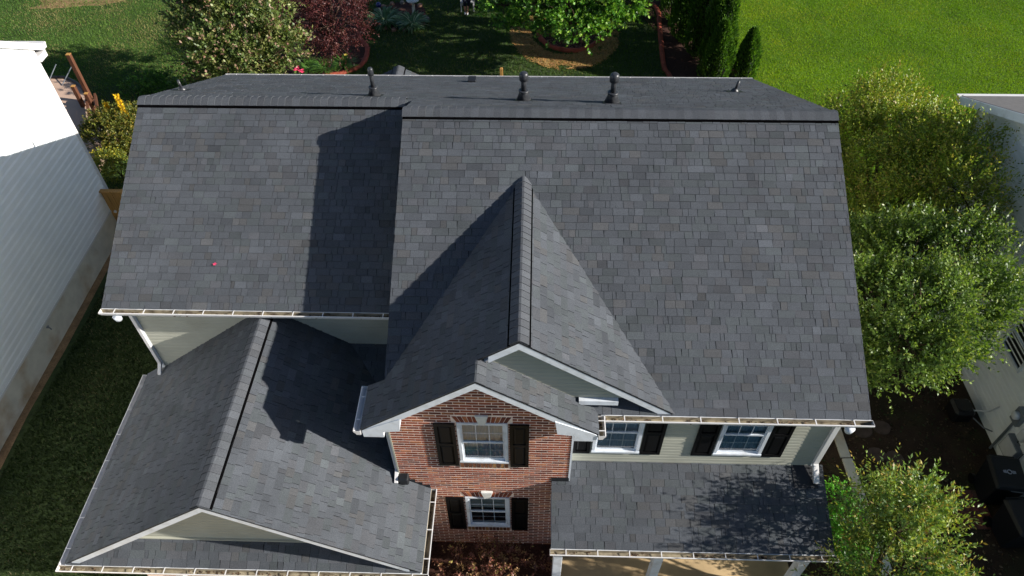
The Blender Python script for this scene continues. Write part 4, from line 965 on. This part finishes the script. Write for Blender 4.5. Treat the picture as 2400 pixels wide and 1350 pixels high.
b_ = empty('gazing_ball', 'blue glazed garden ball behind the left hosta', 'garden ball', (-4.35, 23.75, 0)); MB().tube([(0, 0, .3+.12*math.sin(t)) for t in np.linspace(-1.5, 1.5, 9)], [max(.01, .12*math.cos(t)) for t in np.linspace(-1.5, 1.5, 9)], 16).build('ball', 'blueglaze', b_, smooth=True); MB().tube([(0, 0, 0), (0, 0, .19)], [.07, .04], 10).build('stand', 'foundation', b_)

ch = empty('garden_chair', 'white plastic garden chair on the dark back lawn at the top edge', 'chair', (-.47, 24.0, 0))
MB().box(-.26, .26, -.22, .26, .38, .41).build('seat', 'whiteplastic', ch, bevel=.01)
for sx in (-1, 1):
    MB().bar((sx*.27, -.24, 0), (sx*.27, -.22, .62), .05, .05, (1, 0, 0)).build('leg', 'whiteplastic', ch); MB().bar((sx*.27, .34, 0), (sx*.27, .26, .62), .05, .05, (1, 0, 0)).build('leg', 'whiteplastic', ch)
    MB().box(sx*.285-.035, sx*.285+.035, -.28, .30, .62, .645).build('armrest', 'whiteplastic', ch, bevel=.008)
for k in range(5): MB().bar((-.2+k*.1, .26, .40), (-.2+k*.1, .42, .95), .07, .02, (0, 1, 0)).build('back_slat', 'whiteplastic', ch)
MB().bar((-.25, .42, .97), (.25, .42, .97), .03, .06).build('top_rail', 'whiteplastic', ch)

def skinned(name, joints, edges, m, parent, root=0, sub_=2):
    me = bpy.data.meshes.new(name); me.from_pydata([j[:3] for j in joints], edges, []); o = bpy.data.objects.new(name, me); C.objects.link(o); o.parent = parent
    me.materials.append(MATS[m]); sk = o.modifiers.new('skin', 'SKIN'); ly = me.skin_vertices[0] if me.skin_vertices else None
    if ly is None:
        bm_ = __import__('bmesh').new(); bm_.from_mesh(me); bm_.verts.layers.skin.verify(); bm_.to_mesh(me); bm_.free(); ly = me.skin_vertices[0]
    for k, j in enumerate(joints):
        r_ = j[3] if hasattr(j[3], '__len__') else (j[3], j[3]); ly.data[k].radius = r_; ly.data[k].use_root = (k == root)
    s_ = o.modifiers.new('sub', 'SUBSURF'); s_.levels = s_.render_levels = sub_; sk.use_smooth_shade = True
    return o
pe = empty('person', 'seated person in dark clothes and white shoes, leaning back in the white garden chair', 'person', (-.47, 24.0, 0))
J = [(0, .10, .50, (.13, .11)), (0, .17, .68, (.12, .10)), (0, .24, .88, (.15, .11)), (0, .28, .98, (.10, .08)), (0, .29, 1.06, .05), (0, .28, 1.14, .07), (0, .27, 1.24, .088), (0, .28, 1.31, .06),
     (-.09, .02, .49, .085), (-.11, -.28, .50, .062), (-.10, -.36, .28, .050), (-.09, -.40, .10, .034), (-.09, -.46, .055, .036), (-.09, -.57, .04, .028),
     (.09, .02, .49, .085), (.09, -.28, .52, .062), (.03, -.38, .30, .050), (.01, -.44, .11, .034), (.0, -.50, .06, .036), (-.01, -.60, .045, .028),
     (-.18, .27, .95, .055), (-.25, .15, .76, .042), (-.20, -.04, .68, .032), (-.12, -.14, .66, .022), (.18, .27, .95, .055), (.25, .15, .76, .042), (.20, -.04, .68, .032), (.10, -.14, .68, .022)]
E_ = [(0, 1), (1, 2), (2, 3), (3, 4), (4, 5), (5, 6), (6, 7), (0, 8), (8, 9), (9, 10), (10, 11), (11, 12), (12, 13), (0, 14), (14, 15), (15, 16), (16, 17), (17, 18), (18, 19), (3, 20), (20, 21), (21, 22), (22, 23), (3, 24), (24, 25), (25, 26), (26, 27)]
skinned('body', J, E_, 'skin', pe)
gr = lambda k, s: (J[k][0], J[k][1], J[k][2], tuple(x*s+.006 for x in (J[k][3] if hasattr(J[k][3], '__len__') else (J[k][3], J[k][3]))))
skinned('shirt', [gr(0, 1.05), gr(1, 1.1), gr(2, 1.08), gr(3, 1.08), gr(20, 1.2), gr(21, 1.25), gr(24, 1.2), gr(25, 1.25)], [(0, 1), (1, 2), (2, 3), (3, 4), (4, 5), (3, 6), (6, 7)], 'clothdark', pe)
skinned('trousers', [gr(0, 1.1), gr(8, 1.15), gr(9, 1.2), gr(10, 1.15), gr(14, 1.15), gr(15, 1.2), gr(16, 1.15)], [(0, 1), (1, 2), (2, 3), (0, 4), (4, 5), (5, 6)], 'clothdark', pe)
skinned('hair', [(0, .30, 1.20, .085), (0, .29, 1.28, .092), (0, .28, 1.33, .06)], [(0, 1), (1, 2)], 'hair', pe)
for k in (11, 17): skinned('shoe', [(J[k][0], J[k][1]+.03, .06, .045), (J[k][0], J[k][1]-.06, .05, .045), (J[k][0], J[k][1]-.17, .04, .036)], [(0, 1), (1, 2)], 'whiteplastic', pe)
for s, w_ in ((-1, 23), (1, 27)):       # hands: palm and five separate fingers resting over the lap
    wx, wy, wz = J[w_][:3]; px = wx-s*.0; 
    skinned('hand', [(wx, wy, wz, (.022, .014)), (wx-s*-.012, wy-.05, wz-.01, (.034, .013)), (wx, wy-.085, wz-.015, (.034, .012))], [(0, 1), (1, 2)], 'skin', pe, sub_=1)
    for f_ in range(5):
        fx = wx+(-.028+f_*.0185 if f_ < 4 else s*.036); fy = wy-(.09 if f_ < 4 else .045); L_ = (.055, .066, .062, .048, .045)[f_]; dx = 0 if f_ < 4 else s*.02
        skinned('finger', [(fx, fy, wz-.015, .0085), (fx+dx, fy-L_*.5, wz-.018, .008), (fx+dx*1.2, fy-L_*.9, wz-.04, .0068)], [(0, 1), (1, 2)], 'skin', pe, sub_=1)
cupo = empty('cup', 'small white cup held in the lap of the seated person', 'cup', (-.37, 23.83, .66)); MB().tube([(0, 0, 0), (0, 0, .1), (0, 0, .095), (0, 0, .02)], [.032, .045, .04, .028], 14).build('body', 'whiteplastic', cupo, smooth=True); MB().tube([(.04, 0, .075), (.07, 0, .065), (.07, 0, .035), (.035, 0, .025)], .006, 6).build('handle', 'whiteplastic', cupo)

# ------------------------------------------------------------------ vegetation
def unit(a): return a/np.maximum(np.linalg.norm(a, axis=-1, keepdims=True), 1e-9)
def leafquads(p, d, ln, wd, cup=.25):
    """p base (n,3), d unit direction, ln, wd arrays -> folded diamond leaves as 2 quads? one quad each"""
    n = len(p); r = unit(rng.normal(size=(n, 3))); s = unit(np.cross(d, r)); nn = np.cross(s, d)
    m = p+d*(ln*.45)[:, None]
    return np.stack([p, m+s*wd[:, None]+nn*(wd*cup)[:, None], p+d*ln[:, None], m-s*wd[:, None]+nn*(wd*cup)[:, None]], 1).reshape(-1, 3)
def crown(name, parent, lobes, dens, lpt, tl, ll, lw, pal, tips=None, tipf=0, up=.5, inner=.45, mt='leaf', zmin=-.75, spread=.8, hollow=-.55, origin=(0, 0, 0), squash=1.0):
    P, D, T = [], [], []
    for (cx, cy, cz, r) in lobes:
        n = int(dens*r*r*12.57); u = unit(rng.normal(size=(n, 3))); u = u[u[:, 2] > zmin]; n = len(u)
        rad = r*(inner+(1-inner)*rng.random(n)**.55); q = np.array([cx, cy, cz])+u*rad[:, None]*np.array([1, 1, squash])
        keep = np.ones(n, bool)
        for (ax, ay, az, ar) in lobes:
            if (ax, ay, az, ar) == (cx, cy, cz, r): continue
            keep &= np.linalg.norm(q-np.array([ax, ay, az]), axis=1) > ar*.6
        # clumpiness: drop twigs in the hollows of a coarse noise
        k2 = np.sin(q[:, 0]*4.3+1.3*np.sin(q[:, 2]*3.4))+np.sin(q[:, 1]*3.9+q[:, 0]*1.1)+np.sin(q[:, 2]*4.6+2)
        keep &= (k2 > hollow) | (rng.random(n) < .15)
        q, u = q[keep], u[keep]; P.append(q); D.append(unit(u+np.array([0, 0, up])+rng.normal(size=q.shape)*.35)); T.append(np.clip(np.linalg.norm(q-np.array([cx, cy, cz]), axis=1)/r, 0, 1))
    P, D, T = np.concatenate(P), np.concatenate(D), np.concatenate(T); n = len(P)
    L_ = tl*(.6+.8*rng.random(n)); pal = np.array(pal); tw = pal[rng.integers(0, len(pal), n)]*(.75+.5*rng.random((n, 1)))
    allv, allc = [], []
    for j in range(lpt):
        t = (j+.6)/lpt; base = P+D*(L_*t)[:, None]+rng.normal(size=P.shape)*.012; side = unit(np.cross(D, unit(rng.normal(size=P.shape))))
        d = unit(D*(.35+.5*t)+side*spread+np.array([0, 0, .05])); ln = ll*(.7+.6*rng.random(n)); wd = lw*(.7+.6*rng.random(n))
        c = tw*(.8+.4*rng.random((n, 1)))
        if tips is not None and t > .6:
            m = rng.random(n) < tipf*(T > .7); c[m] = np.array(tips)[rng.integers(0, len(tips), m.sum())]*(.8+.4*rng.random((m.sum(), 1)))
        allv.append(leafquads(base, d, ln, wd)); allc.append(c)
    v = np.concatenate(allv)-np.array(origin); c = np.concatenate(allc)
    return quads(name, v, c, mt, parent)
def trunk(parent, base, lobes, r0=.09, nstem=1, m='bark', origin=(0, 0, 0)):
    b = Vector(base)-Vector(origin); mb = MB(); top = Vector((sum(l[0] for l in lobes)/len(lobes), sum(l[1] for l in lobes)/len(lobes), sum(l[2] for l in lobes)/len(lobes)))-Vector(origin)
    fork = b.lerp(top, .38)+Vector((random.uniform(-.05, .05), random.uniform(-.05, .05), 0))
    mb.tube([b-Vector((0, 0, .05)), b.lerp(fork, .5)+Vector((.03, .02, 0)), fork], [r0*1.25, r0, r0*.85], 9)
    mb.build('trunk', m, parent, smooth=True)
    for l in lobes:
        e = Vector(l[:3])-Vector(origin); mid = fork.lerp(e, .5)+Vector((random.uniform(-.1, .1), random.uniform(-.1, .1), .12))
        br = MB().tube([fork-Vector((0, 0, .02)), mid, e], [r0*.6, r0*.4, r0*.2], 7)
        for _ in range(5):
            dd = Vector((random.gauss(0, 1), random.gauss(0, 1), random.gauss(.3, .8))).normalized(); br.tube([e, e+dd*l[3]*.45+Vector((0, 0, .05)), e+dd*l[3]*.85], [r0*.18, r0*.12, r0*.05], 5)
        br.build('branch', m, parent, smooth=True)
def tree(nm, label, cat, base, lobes, r0, group=None, **k):
    t = empty(nm, label, cat, base, group); trunk(t, base, lobes, r0, origin=base); crown('crown', t, lobes, origin=base, **k); return t

tree1 = [(11.7, 10.2, 3.2, .9), (12.4, 9.9, 3.7, .95), (12.6, 8.6, 4.3, .9), (12.8, 7.6, 4.7, .75), (11.41, 8.26, 3.4, .95), (12.0, 7.4, 4.1, 1.0), (12.4, 6.6, 4.5, .85), (11.5, 6.67, 3.7, .9), (10.79, 7.0, 3.1, .7), (12.2, 5.95, 4.1, .75), (10.9, 9.3, 2.6, .8), (11.0, 10.7, 3.3, .8), (12.2, 10.9, 3.8, .85), (11.6, 9.4, 3.9, .8)]
tree2 = [(10.23, 5.41, 3.5, 0.85), (10.83, 4.86, 4.1, 0.9), (11.65, 4.55, 4.4, 0.85), (9.76, 3.74, 3.9, 0.9), (10.25, 3.05, 4.5, 0.9), (11.59, 3.6, 4.4, 0.75), (9.56, 2.91, 3.5, 0.75), (10.01, 2.4, 4.1, 0.8), (10.95, 2.9, 4.1, 0.75), (9.95, 2.45, 3.3, 0.55), (9.25, 3.5, 3.1, 0.6), (9.65, 4.8, 3.0, 0.7)]
tree('leafy_tree', 'yellow-green multi-stemmed tree at the rear right corner, in front of the shaded house', 'tree', (11.8, 7.8, 0), tree1, .10, dens=95, lpt=12, tl=.46, hollow=-.3, ll=.075, lw=.017,
     pal=[(.17, .25, .025), (.24, .31, .03), (.33, .36, .038), (.12, .19, .025), (.20, .20, .035)], tips=[(.45, .45, .08), (.38, .28, .06)], tipf=.25, up=.7, inner=.35)
tree('leafy_tree', 'dense rounded mid-green tree beside the right roof edge, nearer than the yellow-green one', 'tree', (10.8, 3.9, 0), tree2, .10, dens=130, lpt=12, tl=.38, hollow=-.25, ll=.075, lw=.020,
     pal=[(.10, .17, .035), (.14, .22, .04), (.18, .26, .045), (.07, .12, .03)], tips=[(.24, .28, .06)], tipf=.2, up=.9, inner=.4)
front = [(8.93, -.42, 2.9, .42), (9.2, -.72, 3.5, .5), (8.85, -1.18, 3.4, .62), (9.38, -1.18, 3.5, .45), (8.96, -1.6, 3.0, .8), (9.5, -1.5, 3.2, .5), (8.6, -1.45, 2.5, .6), (8.3, -1.6, 2.1, .5), (9.0, -1.3, 2.2, .7), (9.3, -2.3, 2.8, .7), (8.8, -2.6, 3.0, .7)]
tree('young_tree', 'young olive and yellow leaved tree at the front right corner, shading the porch roof', 'tree', (8.95, -1.35, 0), front, .06, dens=80, lpt=14, tl=.50, ll=.085, lw=.015,
     hollow=-.3, pal=[(.14, .23, .05), (.19, .28, .05), (.25, .30, .045), (.10, .17, .05)], tips=[(.40, .33, .06), (.34, .22, .05), (.30, .34, .08)], tipf=.45, up=.55, inner=.25)
tree('bush', 'bright green bush beside the right end of the porch roof', 'bush', (9.0, .0, 0), [(8.95, .5, 1.3, .28), (9.01, .12, 1.3, .34), (9.05, -.3, 1.25, .34), (9.1, -.65, 1.1, .34), (9.0, .0, .7, .45)], .03, dens=150, lpt=9, tl=.16, ll=.055, lw=.018,
     pal=[(.10, .32, .03), (.14, .38, .04), (.08, .24, .03)], up=.6)
crape = [(-9.75, 17.4, 3.0, .62), (-9.2, 16.7, 2.3, .6), (-8.7, 16.3, 2.7, .7), (-8.0, 17.0, 3.3, .75), (-7.4, 16.6, 2.7, .7), (-6.7, 16.9, 3.0, .65), (-7.3, 15.9, 2.1, .7), (-8.4, 15.8, 1.8, .6), (-6.5, 17.2, 1.9, .6), (-8.9, 17.6, 3.6, .6), (-6.8, 18.0, 3.5, .6), (-7.4, 16.4, 1.2, .8), (-9.0, 16.3, 1.6, .6), (-7.7, 18.0, 3.7, .7), (-9.9, 16.9, 2.1, .45), (-6.2, 16.5, 2.4, .45)]
tree('flowering_tree', 'pink-tipped loose green tree behind the left rear corner of the roof', 'tree', (-7.9, 17.0, 0), crape, .09, dens=48, lpt=12, tl=.62, ll=.125, lw=.038,
     pal=[(.11, .16, .04), (.15, .20, .045), (.20, .22, .07), (.07, .11, .03)], tips=[(.38, .24, .17), (.26, .14, .10), (.30, .28, .12)], tipf=.45, hollow=.0, up=.6, inner=.3)
maple = [(-6.5, 19.7, 2.2, .9), (-5.1, 19.3, 2.6, 1.0), (-4.6, 18.9, 2.0, .85), (-5.4, 19.0, 1.8, .9), (-5.1, 18.9, 1.1, .7), (-6.3, 19.9, 1.4, .8), (-6.0, 20.9, 2.6, 1.1), (-4.9, 20.6, 2.3, .8)]
tree('maple_tree', 'dark burgundy weeping maple in the mulch bed behind the roof', 'tree', (-5.6, 19.9, 0), maple, .08, dens=55, lpt=11, tl=.35, ll=.08, lw=.016, mt='leafdark',
     pal=[(.055, .012, .014), (.08, .016, .016), (.035, .01, .012), (.11, .035, .028)], hollow=-.1, up=-.2, inner=.3)
green = [(1.35, 18.8, 2.8, .8), (2.5, 18.6, 3.0, 1.0), (3.7, 18.2, 3.1, 1.15), (4.9, 18.9, 3.0, 1.05), (3.2, 18.4, 2.4, .75), (4.4, 18.2, 2.3, .7), (5.8, 19.2, 2.9, .75), (3.6, 19.6, 3.9, 1.4), (5.0, 20.2, 3.6, 1.3), (2.0, 20.0, 3.4, 1.15), (3.4, 21.2, 4.0, 1.4), (5.2, 22.6, 3.8, 1.4), (3.6, 23.6, 4.2, 1.5), (2.0, 22.3, 3.8, 1.3), (4.4, 25.1, 4.0, 1.5)]  # last lobes added beyond the frame top to cast shade on the lawn
tree('shade_tree', 'bright green broad-leaved tree standing in the red-edged mulch ring', 'tree', (3.95, 21.6, 0), green, .13, dens=44, lpt=10, tl=.30, ll=.11, lw=.045,
     pal=[(.06, .17, .02), (.09, .23, .025), (.13, .29, .03), (.05, .12, .02)], tips=[(.24, .38, .05)], tipf=.4, hollow=-.2, up=.5, inner=.35)
tree('bush', 'large rounded olive bush beside the gap between the left houses', 'bush', (-11.2, 12.7, 0), [(-11.6, 13.3, 1.2, .75), (-11.0, 13.5, 1.2, .75), (-12.1, 13.3, .9, .6), (-11.1, 13.0, 1.15, .65), (-10.6, 13.1, 1.1, .6)], .05, dens=190, lpt=8, tl=.14, ll=.055, lw=.020,
     pal=[(.12, .14, .02), (.16, .18, .03), (.09, .11, .02), (.20, .17, .03)], tips=[(.30, .22, .04)], tipf=.15, up=.5)
tree('bush', 'smaller yellow-green bush just in front of the rounded one, by the gate', 'bush', (-11.2, 12.0, 0), [(-11.25, 12.05, .75, .5), (-10.85, 11.85, .7, .45), (-11.65, 12.3, .7, .4), (-10.55, 11.75, .5, .35)], .03, dens=140, lpt=8, tl=.13, ll=.055, lw=.020,
     pal=[(.20, .22, .03), (.26, .27, .03), (.12, .16, .03)], tips=[(.45, .36, .03)], tipf=.35, up=.5)
tree('shrub', 'low bright green shrub at the rear left corner of the roof', 'shrub', (-11.7, 16.7, 0), [(-12.3, 16.6, .45, .5), (-11.9, 17.0, .45, .6), (-11.3, 16.8, .5, .6), (-10.6, 16.4, .5, .6)], .02, dens=90, lpt=8, tl=.15, ll=.07, lw=.025,
     pal=[(.05, .14, .02), (.08, .20, .025), (.04, .10, .02)], tips=[(.15, .32, .04)], tipf=.3, up=.5)
for k, (x, y, h) in enumerate(((-11.55, 13.5, 2.05), (-10.98, 13.4, 2.45))):
    t = empty('yellow_spike', ['shorter', 'taller'][k]+' yellow flowering spike rising above the rounded olive bush', 'flower', (x, y, 1.2)); t['group'] = 'yellow spikes on the bush'
    n = 380; z = rng.random(n)*(h-1.2); r = .10*(1-z/(h-1.1)*.7); a = rng.random(n)*6.28; p = np.stack([np.cos(a)*r*rng.random(n), np.sin(a)*r*rng.random(n), z], 1); d = unit(np.stack([np.cos(a), np.sin(a), .8+0*a], 1))
    quads('petals', leafquads(p, d, .07+.03*rng.random(n), np.full(n, .026)), np.array([(.85, .58, .03)])*(.7+.5*rng.random((n, 1))), 'leaf', t); MB().tube([(0, 0, -.5), (0, 0, h-1.3)], .01, 5).build('stem', 'bark', t)
red = [(.95, -.85, .55, .38), (1.57, -.85, .7, .5), (2.18, -.9, .7, .45), (2.65, -.95, .6, .37), (1.3, -1.2, .6, .46), (2.0, -1.25, .6, .46), (.85, -1.4, .5, .4), (2.6, -1.5, .55, .4), (1.7, -1.7, .5, .45)]
tree('barberry_bush', 'reddish brown bush in front of the brick bay between garage and porch', 'bush', (1.7, -1.2, 0), red, .04, dens=110, lpt=9, tl=.17, ll=.06, lw=.016, mt='leafdark',
     pal=[(.16, .06, .04), (.22, .09, .055), (.12, .045, .035), (.24, .14, .06)], tips=[(.34, .30, .08), (.36, .18, .12)], tipf=.12, up=.5)
# evergreens
def arbor(x, y, h, r, label, dens=1.0):
    t = empty('evergreen_tree', label, 'tree', (x, y, 0)); t['group'] = 'columnar evergreens along the border'
    n = int(9000*h*r/2.5*dens); z = (rng.random(n)**.85)*h; a = rng.random(n)*2*np.pi; f = np.clip(z/h, 0, 1)
    prof = r*np.minimum(1, (f*8+.35))*(1-f**2.2)**.8*(1+.14*np.sin(a*5+z*2.2)+.10*np.sin(a*3-z*3.1))
    rr = prof*(.72+.3*rng.random(n)); p = np.stack([np.cos(a)*rr, np.sin(a)*rr, z], 1)
    d = unit(np.stack([np.cos(a)*.5, np.sin(a)*.5, 1+0*a], 1)+rng.normal(size=(n, 3))*.22)
    pal = np.array([(.05, .12, .018), (.075, .17, .02), (.12, .23, .025), (.04, .09, .02)])[rng.integers(0, 4, n)]*(.7+.6*rng.random((n, 1)))
    quads('crown', leafquads(p, d, .11+.07*rng.random(n), .018+.012*rng.random(n)), pal, 'leaf', t)
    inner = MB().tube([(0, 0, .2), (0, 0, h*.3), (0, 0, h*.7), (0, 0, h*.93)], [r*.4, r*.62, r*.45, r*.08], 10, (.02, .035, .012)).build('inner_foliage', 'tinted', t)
    MB().tube([(0, 0, -.05), (0, 0, .4)], .06, 8).build('trunk', 'bark', t)
arbor(10.5, 18.5, 2.1, .46, 'smallest columnar evergreen, nearest the roof at the lawn edge')
arbor(9.45, 19.2, 4.8, .60, 'tall columnar evergreen just behind the smallest one, its right flank sunlit')
arbor(9.0, 20.2, 5.2, .60, 'third columnar evergreen from the lawn side, in the middle of the row')
arbor(8.6, 21.4, 5.2, .62, 'fourth columnar evergreen, partly hidden to the left of the middle one')
arbor(9.35, 18.3, 2.5, .58, 'broad dark evergreen in shade at the foot of the row')
arbor(8.5, 22.9, 5.8, .7, 'evergreen at the back of the row, cut by the top of the picture', .6)
arbor(8.4, 24.5, 6.2, .8, 'hindmost evergreen, its foot just inside the top of the picture', .6)

def strap(parent, n, r, ll, lw, c1, c2, arch=.8, m='leaf', name='leaves'):
    a = rng.random(n)*2*np.pi; rr = rng.random(n)**.5*r*.35; L_ = ll*(.6+.6*rng.random(n)); w_ = lw*(.7+.5*rng.random(n)); vs, cs = [], []
    d = np.stack([np.cos(a), np.sin(a), 0*a], 1); s = np.stack([-np.sin(a), np.cos(a), 0*a], 1); b = d*rr[:, None]; el = .5+.9*rng.random(n)
    def pt(t): return b+d*(L_*t*np.cos(el*(1-t*.5)))[:, None]+np.array([0, 0, 1])*(L_*(np.sin(el)*t-arch*t*t*.55))[:, None]+np.array([0, 0, .03])
    K = 4
    for k in range(K):
        t0, t1 = k/K, (k+1)/K; W = lambda t: (w_*math.sin(math.pi*min(.97, max(.06, t*.9+.08)))**.7)[:, None]
        vs.append(np.stack([pt(t0)-s*W(t0), pt(t0)+s*W(t0), pt(t1)+s*W(t1), pt(t1)-s*W(t1)], 1).reshape(-1, 3)); cs.append((np.array(c1)+(np.array(c2)-np.array(c1))*rng.random((n, 1)))*(.8+.4*rng.random((n, 1))))
    return quads(name, np.concatenate(vs), np.concatenate(cs), m, parent)
for k, (x, y, r) in enumerate(((-3.95, 22.75, .62), (-2.75, 22.5, .55))):
    t = empty('hosta_plant', ['left hosta with pale-edged leaves, beside the blue ball', 'right hosta with pale-edged leaves, in front of the birdbath'][k], 'plant', (x, y, 0)); t['group'] = 'hostas in the stone ring'
    strap(t, 230, r, r*1.15, .045, (.06, .14, .05), (.10, .19, .06), arch=.9); strap(t, 120, r, r*1.12, .018, (.40, .46, .25), (.50, .55, .30), arch=.86, name='pale_leaf_edges')
for k, (x, y) in enumerate(((-5.75, 18.95), (-5.05, 19.2), (-6.4, 18.9))):
    t = empty('daylily', ['middle clump of daylily leaves at the inner curve of the red edging', 'right clump of daylily leaves with a yellow bloom, closest to the curve of the edging', 'left clump of daylily leaves near the pink flowers'][k], 'plant', (x, y, 0)); t['group'] = 'daylily clumps'
    strap(t, 200, .3, .62, .011, (.07, .17, .03), (.13, .26, .04), arch=.7)
    if k == 1:
        fm = MB()
        for j in range(6): aa = j*1.047; fm.poly([(.12, 0, .52), (.12+.05*math.cos(aa), .05*math.sin(aa), .56), (.12+.09*math.cos(aa+.4), .09*math.sin(aa+.4), .55), (.12+.05*math.cos(aa+.8), .05*math.sin(aa+.8), .56)], (.8, .62, .12))
        fm.build('bloom', 'tinted', t)
rf = empty('pink_flowers', 'cluster of vivid pink blooms at the edge of the pink-tipped tree', 'flower', (-6.55, 18.2, 0))
strap(rf, 60, .2, .4, .02, (.06, .14, .03), (.10, .2, .04)); fm = MB()
for _ in range(11):
    cx, cy, cz = random.uniform(-.2, .2), random.uniform(-.2, .2), random.uniform(.35, .55)
    for j in range(6): aa = j*1.047; fm.poly([(cx, cy, cz), (cx+.05*math.cos(aa), cy+.05*math.sin(aa), cz+.03), (cx+.07*math.cos(aa+.5), cy+.07*math.sin(aa+.5), cz+.02), (cx+.05*math.cos(aa+1), cy+.05*math.sin(aa+1), cz+.03)], (.75, .06, .16))
kind(fm.build('blooms', 'tinted', rf), 'stuff')
# scattered litter and low weeds so the shaded side yard is not bare
n = 5000; x = rng.uniform(8.1, 13.4, n); y = rng.uniform(-4, 9, n); p = np.stack([x, y, .012+.02*rng.random(n)], 1); d = unit(np.stack([rng.normal(size=n), rng.normal(size=n), .2*rng.random(n)], 1))
kind(quads('fallen_leaves', leafquads(p, d, .05+.05*rng.random(n), .012+.015*rng.random(n)), np.array([(.10, .06, .03), (.07, .045, .025), (.13, .09, .05), (.035, .06, .015)])[rng.integers(0, 4, n)], 'leafdark'), 'stuff')
n = 3200; x = rng.uniform(3.0, 5.0, n); y = rng.uniform(20.4, 24, n); k_ = inpoly(x, y, ringG); x, y = x[k_], y[k_]; n = len(x); p = np.stack([x, y, .015+.02*rng.random(n)], 1); d = unit(np.stack([rng.normal(size=n), rng.normal(size=n), .3*rng.random(n)], 1))
kind(quads('bark_chips', leafquads(p, d, .05+.04*rng.random(n), .012+.012*rng.random(n)), np.array([(.20, .09, .06), (.12, .05, .035), (.26, .15, .10)])[rng.integers(0, 3, n)], 'leafdark'), 'stuff')
